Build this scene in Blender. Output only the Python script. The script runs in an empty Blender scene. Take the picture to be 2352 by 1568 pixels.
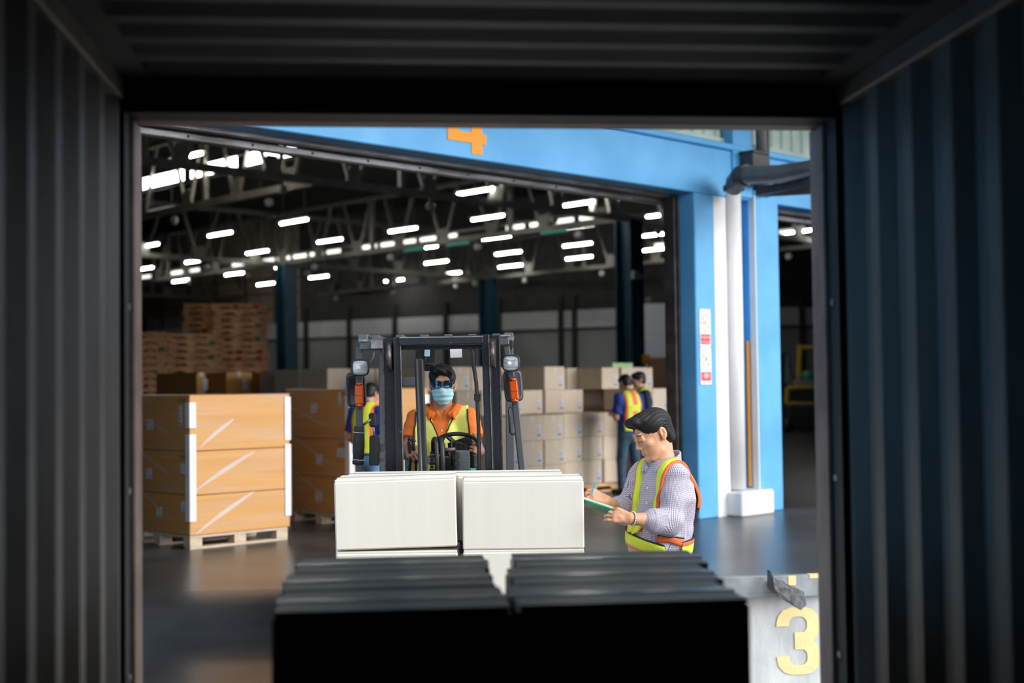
import bpy, bmesh, math, random, time
import numpy as np
from mathutils import Vector, Matrix
random.seed(4)
SC = bpy.context.scene
COL = SC.collection
# ------------------------------------------------------------------ camera
F = 3100.0; CX, CY = 1176.0, 784.0
YAW, PIT, ROL = math.radians(5.77), math.atan(107/3100), math.radians(0.7)
CAM = np.array([0, 0, 1.48])
f0 = np.array([math.sin(YAW), math.cos(YAW), 0.]); r0 = np.array([math.cos(YAW), -math.sin(YAW), 0.])
fw = f0*math.cos(PIT) + np.array([0, 0, math.sin(PIT)]); u0 = np.cross(r0, fw)
ru = r0*math.cos(ROL) - u0*math.sin(ROL); uu = u0*math.cos(ROL) + r0*math.sin(ROL)
UP = np.array([0, 0, 1.])
cd = bpy.data.cameras.new('camera'); cam = bpy.data.objects.new('camera', cd); COL.objects.link(cam)
cd.sensor_width = 36; cd.lens = F/2352*36; cd.clip_start = 0.05; cd.clip_end = 500
M4 = Matrix(((ru[0], uu[0], -fw[0], 0), (ru[1], uu[1], -fw[1], 0), (ru[2], uu[2], -fw[2], 1.48), (0, 0, 0, 1)))
cam.matrix_world = M4
cd.dof.use_dof = True; cd.dof.focus_distance = 7.6; cd.dof.aperture_fstop = 1.5; cd.dof.aperture_blades = 0
SC.camera = cam
# ------------------------------------------------------------------ world, sun, exposure
w = bpy.data.worlds.new('overcast_sky'); SC.world = w; w.use_nodes = True
nt = w.node_tree; nt.nodes.clear()
bg = nt.nodes.new('ShaderNodeBackground'); ow = nt.nodes.new('ShaderNodeOutputWorld')
tc = nt.nodes.new('ShaderNodeTexCoord'); mp = nt.nodes.new('ShaderNodeMapping'); nz = nt.nodes.new('ShaderNodeTexNoise')
rp = nt.nodes.new('ShaderNodeValToRGB')
mp.inputs['Scale'].default_value = (1, 1, 2.5); nz.inputs['Scale'].default_value = 2.0
rp.color_ramp.elements[0].color = (0.80, 0.90, 1.0, 1); rp.color_ramp.elements[1].color = (0.98, 0.99, 1.0, 1)
nt.links.new(tc.outputs['Generated'], mp.inputs[0]); nt.links.new(mp.outputs[0], nz.inputs[0])
nt.links.new(nz.outputs[0], rp.inputs[0]); nt.links.new(rp.outputs[0], bg.inputs[0]); nt.links.new(bg.outputs[0], ow.inputs[0])
bg.inputs[1].default_value = 1.45
sd = bpy.data.lights.new('sun', 'SUN'); sun = bpy.data.objects.new('sun', sd); COL.objects.link(sun)
sd.energy = 2.6; sd.angle = math.radians(38); sd.color = (1.0, 0.97, 0.93)
sun.rotation_euler = Vector((-0.78, 0.52, -0.32)).to_track_quat('-Z', 'Y').to_euler()
vs = SC.view_settings; vs.view_transform = 'Standard'; vs.look = 'None'; vs.gamma = 1; vs.exposure = 0.25; vs.use_curve_mapping = False
try:
    SC.cycles.use_denoising = True; SC.cycles.sample_clamp_indirect = 8; SC.cycles.max_bounces = 8
    SC.cycles.diffuse_bounces = 5; SC.cycles.caustics_reflective = False; SC.cycles.caustics_refractive = False
except Exception: pass
LAMP = 42.0

# ------------------------------------------------------------------ photo-to-world helpers (plan measurements)
def at(x, y, d): return CAM + d*(fw + ru*(x-CX)/F - uu*(y-CY)/F)
def atz(x, y, z):
    v = fw + ru*(x-CX)/F - uu*(y-CY)/F
    return CAM + v*((z-CAM[2])/v[2])
TH = math.radians(38.5)
AD = np.array([math.cos(TH), math.sin(TH), 0]); BD = np.array([-math.sin(TH), math.cos(TH), 0])
OO = atz(1600, 1190, 0)
def W(a, b, z=0.): return OO + a*AD + b*BD + np.array([0, 0, z])

# ------------------------------------------------------------------ materials
def mat(name, col, rough=.6, metal=0., var=0., vs_=4., bump=0., bs=60., col2=None, stretch=(1, 1, 1), spec=.5, thr=None, emit=0., detail=4):
    m = bpy.data.materials.new(name); m.use_nodes = True; t = m.node_tree; n = t.nodes; b = n['Principled BSDF']
    c = tuple(col)+(1,)
    b.inputs['Base Color'].default_value = c; b.inputs['Roughness'].default_value = rough; b.inputs['Metallic'].default_value = metal
    b.inputs['Specular IOR Level'].default_value = spec
    if emit: b.inputs['Emission Color'].default_value = c; b.inputs['Emission Strength'].default_value = emit
    if var or col2 or bump:
        tcn = n.new('ShaderNodeTexCoord'); mpn = n.new('ShaderNodeMapping'); mpn.inputs['Scale'].default_value = stretch
        t.links.new(tcn.outputs['Object'], mpn.inputs[0])
    if var or col2:
        nn = n.new('ShaderNodeTexNoise'); nn.inputs['Scale'].default_value = vs_; nn.inputs['Detail'].default_value = detail
        t.links.new(mpn.outputs[0], nn.inputs[0]); r = n.new('ShaderNodeValToRGB')
        lo = tuple(max(0, x*(1-var)) for x in col)+(1,); hi = (tuple(col2) if col2 else tuple(min(1, x*(1+var)) for x in col))+(1,)
        a_, b_ = thr or (.35, .65)
        r.color_ramp.elements[0].position = a_; r.color_ramp.elements[1].position = b_
        r.color_ramp.elements[0].color = lo; r.color_ramp.elements[1].color = hi
        t.links.new(nn.outputs[0], r.inputs[0]); t.links.new(r.outputs[0], b.inputs['Base Color'])
    if bump:
        n2 = n.new('ShaderNodeTexNoise'); n2.inputs['Scale'].default_value = bs; n2.inputs['Detail'].default_value = 3
        bp = n.new('ShaderNodeBump'); bp.inputs['Strength'].default_value = bump; bp.inputs['Distance'].default_value = .01
        t.links.new(mpn.outputs[0], n2.inputs[0]); t.links.new(n2.outputs[0], bp.inputs['Height']); t.links.new(bp.outputs[0], b.inputs['Normal'])
    return m
def stripes(name, base, line, fx=140., fz=90., rough=.8):
    """fine woven check: vertical and horizontal threads"""
    m = bpy.data.materials.new(name); m.use_nodes = True; t = m.node_tree; n = t.nodes; b = n['Principled BSDF']; b.inputs['Roughness'].default_value = rough
    uvn = n.new('ShaderNodeTexCoord'); sp = n.new('ShaderNodeSeparateXYZ'); t.links.new(uvn.outputs['UV'], sp.inputs[0])
    outs = []
    for k, fr, th in ((0, fx, .50), (1, fz, .72)):
        mu = n.new('ShaderNodeMath'); mu.operation = 'MULTIPLY'; mu.inputs[1].default_value = fr
        fc = n.new('ShaderNodeMath'); fc.operation = 'FRACT'; gt = n.new('ShaderNodeMath'); gt.operation = 'GREATER_THAN'; gt.inputs[1].default_value = th
        t.links.new(sp.outputs[k], mu.inputs[0]); t.links.new(mu.outputs[0], fc.inputs[0]); t.links.new(fc.outputs[0], gt.inputs[0]); outs.append(gt)
    ad = n.new('ShaderNodeMath'); ad.operation = 'MULTIPLY_ADD'; ad.inputs[1].default_value = .45; t.links.new(outs[1].outputs[0], ad.inputs[0]); t.links.new(outs[0].outputs[0], ad.inputs[2])
    ml = n.new('ShaderNodeMath'); ml.operation = 'MULTIPLY'; ml.inputs[1].default_value = .6; t.links.new(ad.outputs[0], ml.inputs[0])
    mx = n.new('ShaderNodeMix'); mx.data_type = 'RGBA'; mx.inputs[6].default_value = tuple(base)+(1,); mx.inputs[7].default_value = tuple(line)+(1,)
    t.links.new(ml.outputs[0], mx.inputs[0]); t.links.new(mx.outputs[2], b.inputs['Base Color'])
    return m

MT = {}
MT['steel_in'] = mat('container_paint', (.200, .170, .147), .5, 0, .25, 3, .15, 20, stretch=(1, 1, .35))
MT['roofsteel'] = mat('container_roof_paint', (.10, .10, .10), .55, 0, .25, 3)
MT['blacksteel'] = mat('black_gasket', (.012, .012, .013), .6)
MT['jamb'] = mat('container_frame_paint', (.38, .235, .20), .5, 0, .2, 6)
MT['ply'] = mat('plywood_floor', (.14, .09, .055), .6, 0, .3, 5, stretch=(6, 1, 1))
MT['concrete'] = mat('dock_concrete', (.045, .046, .048), .30, 0, .15, 1.2, .06, 30, col2=(.078, .080, .083), spec=.45)
MT['dockface'] = mat('dock_face_concrete', (.62, .64, .66), .8, 0, .2, 3, .5, 25, col2=(.82, .83, .84), stretch=(1, 1, .35))
MT['curb'] = mat('dock_edge_steel', (.34, .36, .38), .45, .3, .3, 4, .2, 30)
MT['blue'] = mat('blue_wall_paint', (.085, .375, .74), .5, 0, .07, 1.6, .12, 8, col2=(.12, .43, .80))
MT['whitep'] = mat('white_wall_paint', (.80, .79, .80), .55, 0, .05, 2, .1, 12)
MT['clad'] = mat('pale_green_cladding', (.42, .52, .47), .5, 0, .12, 2)
MT['greyrib'] = mat('weathered_grey_steel', (.16, .155, .16), .42, .55, .35, 5, .3, 30, col2=(.34, .33, .36), stretch=(.4, 1, 3))
MT['darkrail'] = mat('dark_guide_steel', (.055, .05, .05), .5, .2, .3, 6)
MT['drain'] = mat('brown_grey_pipe', (.13, .12, .125), .4, 0, .2, 3)
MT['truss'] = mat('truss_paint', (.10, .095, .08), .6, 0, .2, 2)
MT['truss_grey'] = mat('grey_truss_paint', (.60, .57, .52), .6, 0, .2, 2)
MT['truss_lit'] = mat('lit_truss_tone', (.62, .57, .47), .6, 0, .2, 2)  # truss colour lightened, light from the roof strips is put into it
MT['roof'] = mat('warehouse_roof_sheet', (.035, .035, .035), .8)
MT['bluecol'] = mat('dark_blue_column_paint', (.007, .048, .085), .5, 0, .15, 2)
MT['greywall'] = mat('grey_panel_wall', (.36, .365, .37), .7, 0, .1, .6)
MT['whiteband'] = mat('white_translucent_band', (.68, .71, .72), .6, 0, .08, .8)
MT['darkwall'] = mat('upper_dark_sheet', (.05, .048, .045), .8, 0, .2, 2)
MT['beigewall'] = mat('beige_grid_wall', (.40, .32, .24), .8, 0, .1, 2)
MT['lamp'] = mat('lamp_tube_glow', (1, .985, .93), .4, emit=LAMP)
MT['skylight'] = mat('daylit_roof_sheet', (.97, .98, 1.0), .4, emit=7.0)
MT['clere'] = mat('daylit_clerestory_pane', (.95, .92, .88), .4, emit=1.3)
MT['clereg'] = mat('green_daylit_pane', (.05, .45, .32), .4, emit=.45)
MT['lamph'] = mat('lamp_housing', (.45, .45, .42), .5)
MT['carton'] = mat('beige_cardboard', (.62, .51, .40), .75, 0, .05, 3, .08, 6, stretch=(8, 8, .3))
MT['cartonL'] = mat('pale_cream_cardboard', (.86, .815, .735), .7, 0, .015, 2, .04, 5, stretch=(9, 9, .15))
MT['cartonO'] = mat('orange_brown_cardboard', (.62, .31, .085), .6, 0, .06, 2, .1, 5, stretch=(.3, .3, 12))
MT['cartonG'] = mat('olive_cardboard', (.34, .22, .07), .7, 0, .06, 2)
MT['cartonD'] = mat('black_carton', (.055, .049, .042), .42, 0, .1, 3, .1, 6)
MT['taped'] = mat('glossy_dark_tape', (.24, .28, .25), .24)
MT['tape'] = mat('pale_packing_tape', (.62, .56, .50), .2)
MT['label'] = mat('white_paper_label', (.62, .63, .72), .6)
MT['ink'] = mat('printed_ink', (.09, .10, .15), .6)
MT['protect'] = mat('white_corner_protector', (.80, .81, .84), .45)
MT['pallet'] = mat('new_pallet_wood', (.60, .47, .35), .75, 0, .12, 6, .2, 30, stretch=(1, 8, 8))
MT['palletO'] = mat('old_pallet_wood', (.78, .46, .25), .8, 0, .25, 4, .2, 20)
MT['palletR'] = mat('red_painted_block', (.35, .05, .05), .7)
MT['palletG'] = mat('green_painted_block', (.08, .22, .12), .7)
MT['iron'] = mat('forklift_black_steel', (.022, .028, .038), .36, .3, .0, 60, .06, 90, col2=(.20, .20, .21), thr=(.68, .76), detail=6)
MT['ironR'] = mat('forklift_flange_steel', (.11, .085, .08), .4, .5, .4, 30)
MT['grey'] = mat('forklift_grey_steel', (.085, .095, .11), .42, .1, .08, 5)
MT['greyL'] = mat('worn_bracket_steel', (.30, .30, .31), .4, .5, .3, 30)
MT['rubber'] = mat('black_rubber', (.018, .018, .019), .45)
MT['plastic'] = mat('black_plastic', (.022, .023, .025), .3)
MT['foam'] = mat('black_foam_sleeve', (.028, .028, .030), .7, 0, .2, 30)
MT['amber'] = mat('amber_lens', (.62, .085, .008), .18, spec=.6)
MT['chrome'] = mat('chrome', (.75, .75, .76), .12, 1.)
MT['glassl'] = mat('ribbed_headlamp_glass', (.55, .60, .64), .12, .3, spec=.8)
MT['mirrorback'] = mat('mirror_grey_back', (.13, .15, .17), .35)
MT['teal'] = mat('teal_seat_vinyl', (.01, .20, .20), .5, 0, .15, 40, .4, 200)
MT['yellow'] = mat('machine_yellow', (.62, .40, .03), .4)
MT['amberbody'] = mat('forklift_body_orange', (.55, .24, .02), .4)
MT['skin'] = mat('skin_tan', (.68, .335, .19), .5, 0, .06, 14, .1, 120, col2=(.74, .385, .235))
MT['skinD'] = mat('skin_brown', (.47, .24, .15), .45, 0, .06, 14, .1, 120, col2=(.53, .28, .18))
MT['lip'] = mat('lip_skin', (.58, .26, .18), .5)
MT['hair'] = mat('black_hair', (.007, .007, .008), .52, spec=.35)
MT['orange'] = mat('orange_polo_cotton', (.90, .20, .025), .75, 0, .06, 20, .3, 40)
MT['hivis'] = mat('fluorescent_yellow', (.72, .82, .05), .55, 0, .05, 8, .2, 30)
MT['hivisL'] = mat('pale_fluorescent_mesh', (1.0, .95, .20), .6, 0, .06, 6, .25, 30)
MT['hiorange'] = mat('fluorescent_orange', (.80, .16, .05), .6)
MT['blackt'] = mat('black_trim', (.015, .013, .014), .6)
MT['reflect'] = mat('grey_reflective_band', (.35, .34, .32), .4)
MT['navy'] = mat('royal_blue_cotton', (.008, .035, .26), .75)
MT['navyD'] = mat('dark_navy_cotton', (.006, .012, .05), .75)
MT['denim'] = mat('blue_denim', (.035, .075, .13), .8, 0, .35, 9, .3, 60)
MT['denimL'] = mat('light_denim', (.10, .22, .42), .8, 0, .3, 9)
MT['trouser'] = mat('dark_trousers', (.02, .022, .03), .8)
MT['plaid'] = stripes('plaid_cotton', (.68, .64, .76), (.07, .04, .10), 150, 90)
MT['plaidcol'] = mat('pale_lilac_collar_cotton', (.52, .48, .60), .8, 0, .10, 40)
MT['mask'] = mat('pale_blue_mask', (.50, .84, .92), .7, 0, .03, 10, .3, 25)
MT['white'] = mat('white_paper', (.85, .85, .86), .7)
MT['boardg'] = mat('green_clipboard', (.0, .40, .20), .35)
MT['boarde'] = mat('pale_green_edge', (.35, .75, .58), .4)
MT['pen'] = mat('sky_blue_pen', (.08, .42, .72), .3)
MT['silver'] = mat('silver', (.75, .73, .70), .2, 1.)
MT['shades'] = mat('mirrored_blue_lens', (.06, .32, .60), .05, .9)
MT['frame'] = mat('black_glasses_frame', (.012, .012, .014), .3)
MT['red'] = mat('sign_red', (.68, .045, .07), .5)
MT['orangep'] = mat('painted_orange', (.88, .33, .02), .6)
MT['yellowp'] = mat('faded_yellow_paint', (.95, .76, .38), .7, 0, .06, 6, .3, 30)
MT['asphalt'] = mat('yard_asphalt', (.10, .10, .10), .9, 0, .2, 2)
MT['green'] = mat('green_plastic', (.03, .25, .18), .5)
MT['lime'] = mat('pale_green_tape', (.42, .62, .32), .4)
MT['shoe'] = mat('black_shoe', (.012, .012, .012), .5)

# thin stretch film
def film():
    m = bpy.data.materials.new('stretch_film'); m.use_nodes = True; t = m.node_tree; n = t.nodes; n.clear()
    o = n.new('ShaderNodeOutputMaterial'); mx = n.new('ShaderNodeMixShader'); tr = n.new('ShaderNodeBsdfTransparent'); gl = n.new('ShaderNodeBsdfPrincipled')
    gl.inputs['Base Color'].default_value = (.75, .76, .80, 1); gl.inputs['Roughness'].default_value = .16
    tcn = n.new('ShaderNodeTexCoord'); mpn = n.new('ShaderNodeMapping'); mpn.inputs['Rotation'].default_value = (0, math.radians(-38), 0); mpn.inputs['Scale'].default_value = (.25, .6, 2.6)
    nn = n.new('ShaderNodeTexNoise'); nn.inputs['Scale'].default_value = 3.2; nn.inputs['Detail'].default_value = 5
    r = n.new('ShaderNodeValToRGB'); r.color_ramp.elements[0].position = .42; r.color_ramp.elements[1].position = .85
    r.color_ramp.elements[0].color = (.02, .02, .02, 1); r.color_ramp.elements[1].color = (.26, .26, .26, 1)
    bp = n.new('ShaderNodeBump'); bp.inputs['Strength'].default_value = .6; bp.inputs['Distance'].default_value = .02
    n2 = n.new('ShaderNodeTexNoise'); n2.inputs['Scale'].default_value = 9
    t.links.new(tcn.outputs['Object'], mpn.inputs[0]); t.links.new(mpn.outputs[0], nn.inputs[0]); t.links.new(nn.outputs[0], r.inputs[0])
    t.links.new(mpn.outputs[0], n2.inputs[0]); t.links.new(n2.outputs[0], bp.inputs['Height']); t.links.new(bp.outputs[0], gl.inputs['Normal'])
    t.links.new(r.outputs[0], mx.inputs[0]); t.links.new(tr.outputs[0], mx.inputs[1]); t.links.new(gl.outputs[0], mx.inputs[2]); t.links.new(mx.outputs[0], o.inputs[0])
    return m
MT['film'] = film()
def filmband():
    m = bpy.data.materials.new('folded_film_band'); m.use_nodes = True; t = m.node_tree; n = t.nodes; n.clear()
    o = n.new('ShaderNodeOutputMaterial'); mx = n.new('ShaderNodeMixShader'); mx.inputs[0].default_value = .5
    tr = n.new('ShaderNodeBsdfTransparent'); gl = n.new('ShaderNodeBsdfPrincipled'); gl.inputs['Base Color'].default_value = (.85, .85, .9, 1); gl.inputs['Roughness'].default_value = .15
    t.links.new(tr.outputs[0], mx.inputs[1]); t.links.new(gl.outputs[0], mx.inputs[2]); t.links.new(mx.outputs[0], o.inputs[0]); return m
MT['filmband'] = filmband()

# ------------------------------------------------------------------ mesh helpers
class MB:
    def __init__(s): s.v = []; s.f = []; s.m = []; s.sm = []
    def add(s, vs, fs, mi=0, sm=False):
        o = len(s.v); s.v += [tuple(map(float, v)) for v in vs]
        for f in fs: s.f.append(tuple(i+o for i in f)); s.m.append(mi); s.sm.append(sm)
        return s
    def box(s, x0, x1, y0, y1, z0, z1, mi=0, c=0.):
        if c <= 0:
            return s.add([(x, y, z) for z in (z0, z1) for y in (y0, y1) for x in (x0, x1)],
                         [(0, 2, 3, 1), (4, 5, 7, 6), (0, 1, 5, 4), (2, 6, 7, 3), (0, 4, 6, 2), (1, 3, 7, 5)], mi)
        vs = []; X = (x0, x1); Y = (y0, y1); Z = (z0, z1); S = (1, -1); idx = {}
        for i in (0, 1):
            for j in (0, 1):
                for k in (0, 1):
                    for ax in range(3):
                        p = [X[i], Y[j], Z[k]]; d = [S[i]*c, S[j]*c, S[k]*c]
                        for q in range(3):
                            if q != ax: p[q] += d[q]
                        idx[(i, j, k, ax)] = len(vs); vs.append(tuple(p))
        fs = []
        def g(i, j, k, ax): return idx[(i, j, k, ax)]
        # main faces: vertex pushed to face plane of axis ax
        for s0 in (0, 1):
            q = [g(s0, 0, 0, 0), g(s0, 1, 0, 0), g(s0, 1, 1, 0), g(s0, 0, 1, 0)]; fs.append(q if s0 else q[::-1])
            q = [g(0, s0, 0, 1), g(0, s0, 1, 1), g(1, s0, 1, 1), g(1, s0, 0, 1)]; fs.append(q if s0 else q[::-1])
            q = [g(0, 0, s0, 2), g(1, 0, s0, 2), g(1, 1, s0, 2), g(0, 1, s0, 2)]; fs.append(q if s0 else q[::-1])
        ctr = np.array([(x0+x1)/2, (y0+y1)/2, (z0+z1)/2])
        ed = []
        for j in (0, 1):
            for k in (0, 1): ed.append([g(0, j, k, 1), g(1, j, k, 1), g(1, j, k, 2), g(0, j, k, 2)])
        for i in (0, 1):
            for k in (0, 1): ed.append([g(i, 0, k, 0), g(i, 1, k, 0), g(i, 1, k, 2), g(i, 0, k, 2)])
        for i in (0, 1):
            for j in (0, 1): ed.append([g(i, j, 0, 0), g(i, j, 1, 0), g(i, j, 1, 1), g(i, j, 0, 1)])
        for i in (0, 1):
            for j in (0, 1):
                for k in (0, 1): ed.append([g(i, j, k, 0), g(i, j, k, 1), g(i, j, k, 2)])
        A = np.array(vs)
        for q in ed:
            p = A[q]; nn = np.cross(p[1]-p[0], p[2]-p[0])
            fs.append(q if nn @ (p.mean(0)-ctr) > 0 else q[::-1])
        return s.add(vs, fs, mi)
    def beam(s, p0, p1, w_, h, mi=0, side=None, c=0.):
        """box from p0 to p1; w_ along side vector, h along the third axis"""
        p0 = np.array(p0, float); p1 = np.array(p1, float); d = p1-p0; L = np.linalg.norm(d); d = d/L
        sd_ = np.array(side if side is not None else (UP if abs(d[2]) < .9 else r0), float)
        sd_ = sd_-d*(sd_@d); sd_ /= np.linalg.norm(sd_); t = np.cross(d, sd_)
        b = MB(); b.box(-w_/2, w_/2, -h/2, h/2, 0, L, 0, c)
        vv = [p0+sd_*x+t*y+d*z for x, y, z in b.v]
        return s.add(vv, b.f, mi)
    def cyl(s, p0, p1, a, b=None, n=16, mi=0, caps=True):
        return s.tube([p0, p1], [a, a if b is None else b], n, mi, caps)
    def tube(s, pts, r, n=12, mi=0, caps=True, closed=False):
        P = [np.array(p, float) for p in pts]; k = len(P); R = r if hasattr(r, '__len__') else [r]*k
        vs = []; prev = None
        for i, p in enumerate(P):
            if closed: d = P[(i+1) % k]-P[i-1]
            else: d = P[min(i+1, k-1)]-P[max(i-1, 0)]
            d = d/max(1e-9, np.linalg.norm(d))
            if prev is None:
                ref = UP if abs(d[2]) < .9 else np.array([1., 0, 0])
                u = np.cross(d, ref)
            else: u = prev-d*(prev@d)
            u /= np.linalg.norm(u); prev = u; v = np.cross(d, u)
            for j in range(n):
                a = 2*math.pi*j/n; vs.append(p+R[i]*(u*math.cos(a)+v*math.sin(a)))
        fs = []
        for i in range(k if closed else k-1):
            for j in range(n):
                i2 = (i+1) % k; fs.append((i*n+j, i*n+(j+1) % n, i2*n+(j+1) % n, i2*n+j))
        s.add(vs, fs, mi, True)
        if caps and not closed:
            o = len(s.v)-k*n; s.f.append(tuple(o+j for j in range(n))[::-1]); s.m.append(mi); s.sm.append(False)
            s.f.append(tuple(o+(k-1)*n+j for j in range(n))); s.m.append(mi); s.sm.append(False)
        return s
    def prism(s, pts, ext, mi=0):
        """extrude planar polygon pts by vector ext"""
        P = [np.array(p, float) for p in pts]; e = np.array(ext, float); n = len(P)
        fs = [tuple(range(n))[::-1], tuple(range(n, 2*n))]+[(i, (i+1) % n, n+(i+1) % n, n+i) for i in range(n)]
        return s.add(P+[p+e for p in P], fs, mi)
    def sphere(s, c, r, n=12, mi=0, R=None):
        c = np.array(c, float); rr = np.array(r if hasattr(r, '__len__') else (r, r, r), float); vs = []; fs = []; m = n//2
        for i in range(m+1):
            t = math.pi*i/m
            for j in range(n):
                a = 2*math.pi*j/n; q = rr*np.array([math.sin(t)*math.cos(a), math.sin(t)*math.sin(a), math.cos(t)])
                if R is not None: q = q @ np.array(R)
                vs.append(c+q)
        for i in range(m):
            for j in range(n): fs.append((i*n+j, (i+1)*n+j, (i+1)*n+(j+1) % n, i*n+(j+1) % n))
        return s.add(vs, fs, mi, True)
    def mesh(s, name, mats, off=None):
        me = bpy.data.meshes.new(name)
        v = s.v
        if off is not None: v = [(a-off[0], b-off[1], c-off[2]) for a, b, c in v]
        me.from_pydata(v, [], s.f)
        for m_ in (mats if isinstance(mats, (list, tuple)) else [mats]): me.materials.append(MT[m_] if isinstance(m_, str) else m_)
        me.polygons.foreach_set('material_index', s.m); me.polygons.foreach_set('use_smooth', s.sm)
        me.update()
        return me
def fixn(me):
    bm = bmesh.new(); bm.from_mesh(me); bmesh.ops.recalc_face_normals(bm, faces=bm.faces); bm.to_mesh(me); bm.free(); return me
def wloc(o):
    p = np.zeros(3)
    while o is not None: p = p+np.array(o.location); o = o.parent
    return p
def part(name, mb, mats, parent=None, loc=None, rz=0., world=False, label=None, fix=False):
    """one mesh object; world=True: vertices are world coordinates (parents never rotate then)"""
    off = None
    if world: off = wloc(parent) if parent is not None else (loc if loc is not None else None)
    me = mb.mesh(name, mats, off) if isinstance(mb, MB) else mb
    if fix: fixn(me)
    o = bpy.data.objects.new(name, me); COL.objects.link(o)
    if parent is not None: o.parent = parent
    if loc is not None and (parent is None or not world): o.location = loc
    o.rotation_euler = (0, 0, rz)
    if label: o['label'] = label
    if parent is not None: ALLCH.setdefault(parent.name, []).append(o)
    return o
ALLCH = {}
def tag(o, label, cat, group=None):
    o['label'] = label; o['category'] = cat
    if group: o['group'] = group
    return o
def thing(name, label, cat, loc=(0, 0, 0), rz=0., group=None):
    o = bpy.data.objects.new(name, None); COL.objects.link(o); o.location = loc; o.rotation_euler = (0, 0, rz); o.empty_display_size = .1
    return tag(o, label, cat, group)
def struct(name, mb, mats, **k):
    o = part(name, mb, mats, **k); o['kind'] = 'structure'; return o
def copy_tree(o, parent=None):
    c = o.copy(); COL.objects.link(c); c.parent = parent
    for ch in [x for x in ALLCH.get(o.name, [])]: copy_tree(ch, c)
    return c

MT['rubberg'] = mat('worn_grey_rubber', (.10, .105, .11), .8, 0, .5, 20, .8, 60)
# ================================================================== CONTAINER (the one we stand in)
XL, XR, YD, Y0, ZF, ZC = -.815, 1.585, 4.68, -3.2, -.19, 2.50
YW = 4.46
def corr(n0, n1, pitch=.278):
    """trapezoid profile list of (s, depth) 0 = inner"""
    out = []; s = n0
    while s < n1:
        out += [(s, 0), (s+.072, 0), (s+.140, .036), (s+.210, .036)]; s += pitch
    return [(q, d) for q, d in out if q <= n1]+[(n1, out[-1][1])]
for side, X, sg in (('left', XL, -1), ('right', XR, 1)):
    m = MB(); pr = corr(Y0, YW)
    # phase so the last panel next to the post matches
    vs = []; fs = []
    for s_, d_ in pr:
        y = YW-(s_-Y0); x = X+sg*(d_-.0)
        vs += [(x, y, ZF), (x, y, ZC+.05), (x+sg*.012, y, ZF), (x+sg*.012, y, ZC+.05)]
    for i in range(len(pr)-1):
        a, b = 4*i, 4*i+4
        fs += [(a, a+1, b+1, b), (a+2, b+2, b+3, a+3)]
    m.add(vs, fs)
    struct('wall_'+side, m, 'steel_in', fix=True)
m = MB(); pr = corr(Y0, YW-.02, .209*1.05)
vs = []; fs = []
for s_, d_ in pr:
    y = YW-.02-(s_-Y0); z = ZC+d_*.75
    vs += [(XL+.04, y, z), (XR-.04, y, z), (XL+.04, y, z+.012), (XR-.04, y, z+.012)]
for i in range(len(pr)-1):
    a, b = 4*i, 4*i+4
    fs += [(a, b, b+1, a+1), (a+2, a+3, b+3, b+2)]
m.add(vs, fs); struct('ceiling', m, 'roofsteel', fix=True)
struct('roof_cover', MB().box(XL-.2, XR+.2, Y0-.1, YD, ZC+.10, ZC+.14), 'roofsteel').name = 'trim_9'
# roof strips beside the corrugation with their pressed ends
for i, (x0, x1) in enumerate(((XL-.06, XL+.10), (XR-.10, XR+.06))):
    m = MB().box(x0, x1, Y0, YW, ZC-.004, ZC+.03)
    struct('trim_%d' % (i+1), m, 'roofsteel')
# top side rails
for i, (x0, x1) in enumerate(((XL-.045, XL+.015), (XR-.015, XR+.045))):
    struct('trim_%d' % (i+3), MB().box(x0, x1, Y0, YD, 2.425, ZC-.002, c=.006), 'steel_in')
# rear of the container, floor
struct('wall_back', MB().box(XL-.1, XR+.1, Y0-.05, Y0, ZF-.1, ZC+.1), 'steel_in')
fl = MB()
for k in range(8):
    x0 = XL-.04+k*(XR-XL+.08)/8; fl.box(x0+.002, x0+(XR-XL+.08)/8-.002, Y0, YD-.02, ZF-.03, ZF, 0)
fl.box(XL-.06, XR+.06, Y0, YD-.02, ZF-.16, ZF-.031)
struct('floor', fl, 'ply')
# door frame: header, posts, gasket recess
hd = MB().box(XL-.06, XR+.06, YW-.02, YD-.11, 2.388, ZC+.08, 1, .006).box(XL-.06, XR+.06, YD-.11, YD, 2.388, ZC+.08, 0, .008)
struct('trim_5', hd, ['jamb', 'blacksteel'])
for i, (x0, x1, sx) in enumerate(((XL-.06, -.789, -1), (1.551, XR+.06, 1))):
    m = MB().box(x0, x1, YD-.15, YD, ZF-.15, 2.388, 0, .008)
    xx = (x0, x1-.012) if sx < 0 else (x0+.012, x1)
    m.box(xx[0], xx[1], YW-.03, YD-.15, ZF-.15, 2.388, 1)
    struct('trim_%d' % (i+6), m, ['jamb', 'blacksteel'])
    for k, z in enumerate((-.05, .55, 1.15, 1.75)):
        b = MB(); x = (x1-.012) if sx < 0 else (x0+.012)
        b.box(x-.003, x+.003, YD-.20, YD-.165, z, z+.02, 0, .001)
        part('gasket_clip', b, 'greyL', parent=bpy.data.objects['trim_%d' % (i+6)])
# yard below the docks
struct('yard', MB().box(-40, 60, -30, 75, -1.42, -1.35), 'asphalt').name = 'floor_yard'

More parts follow.
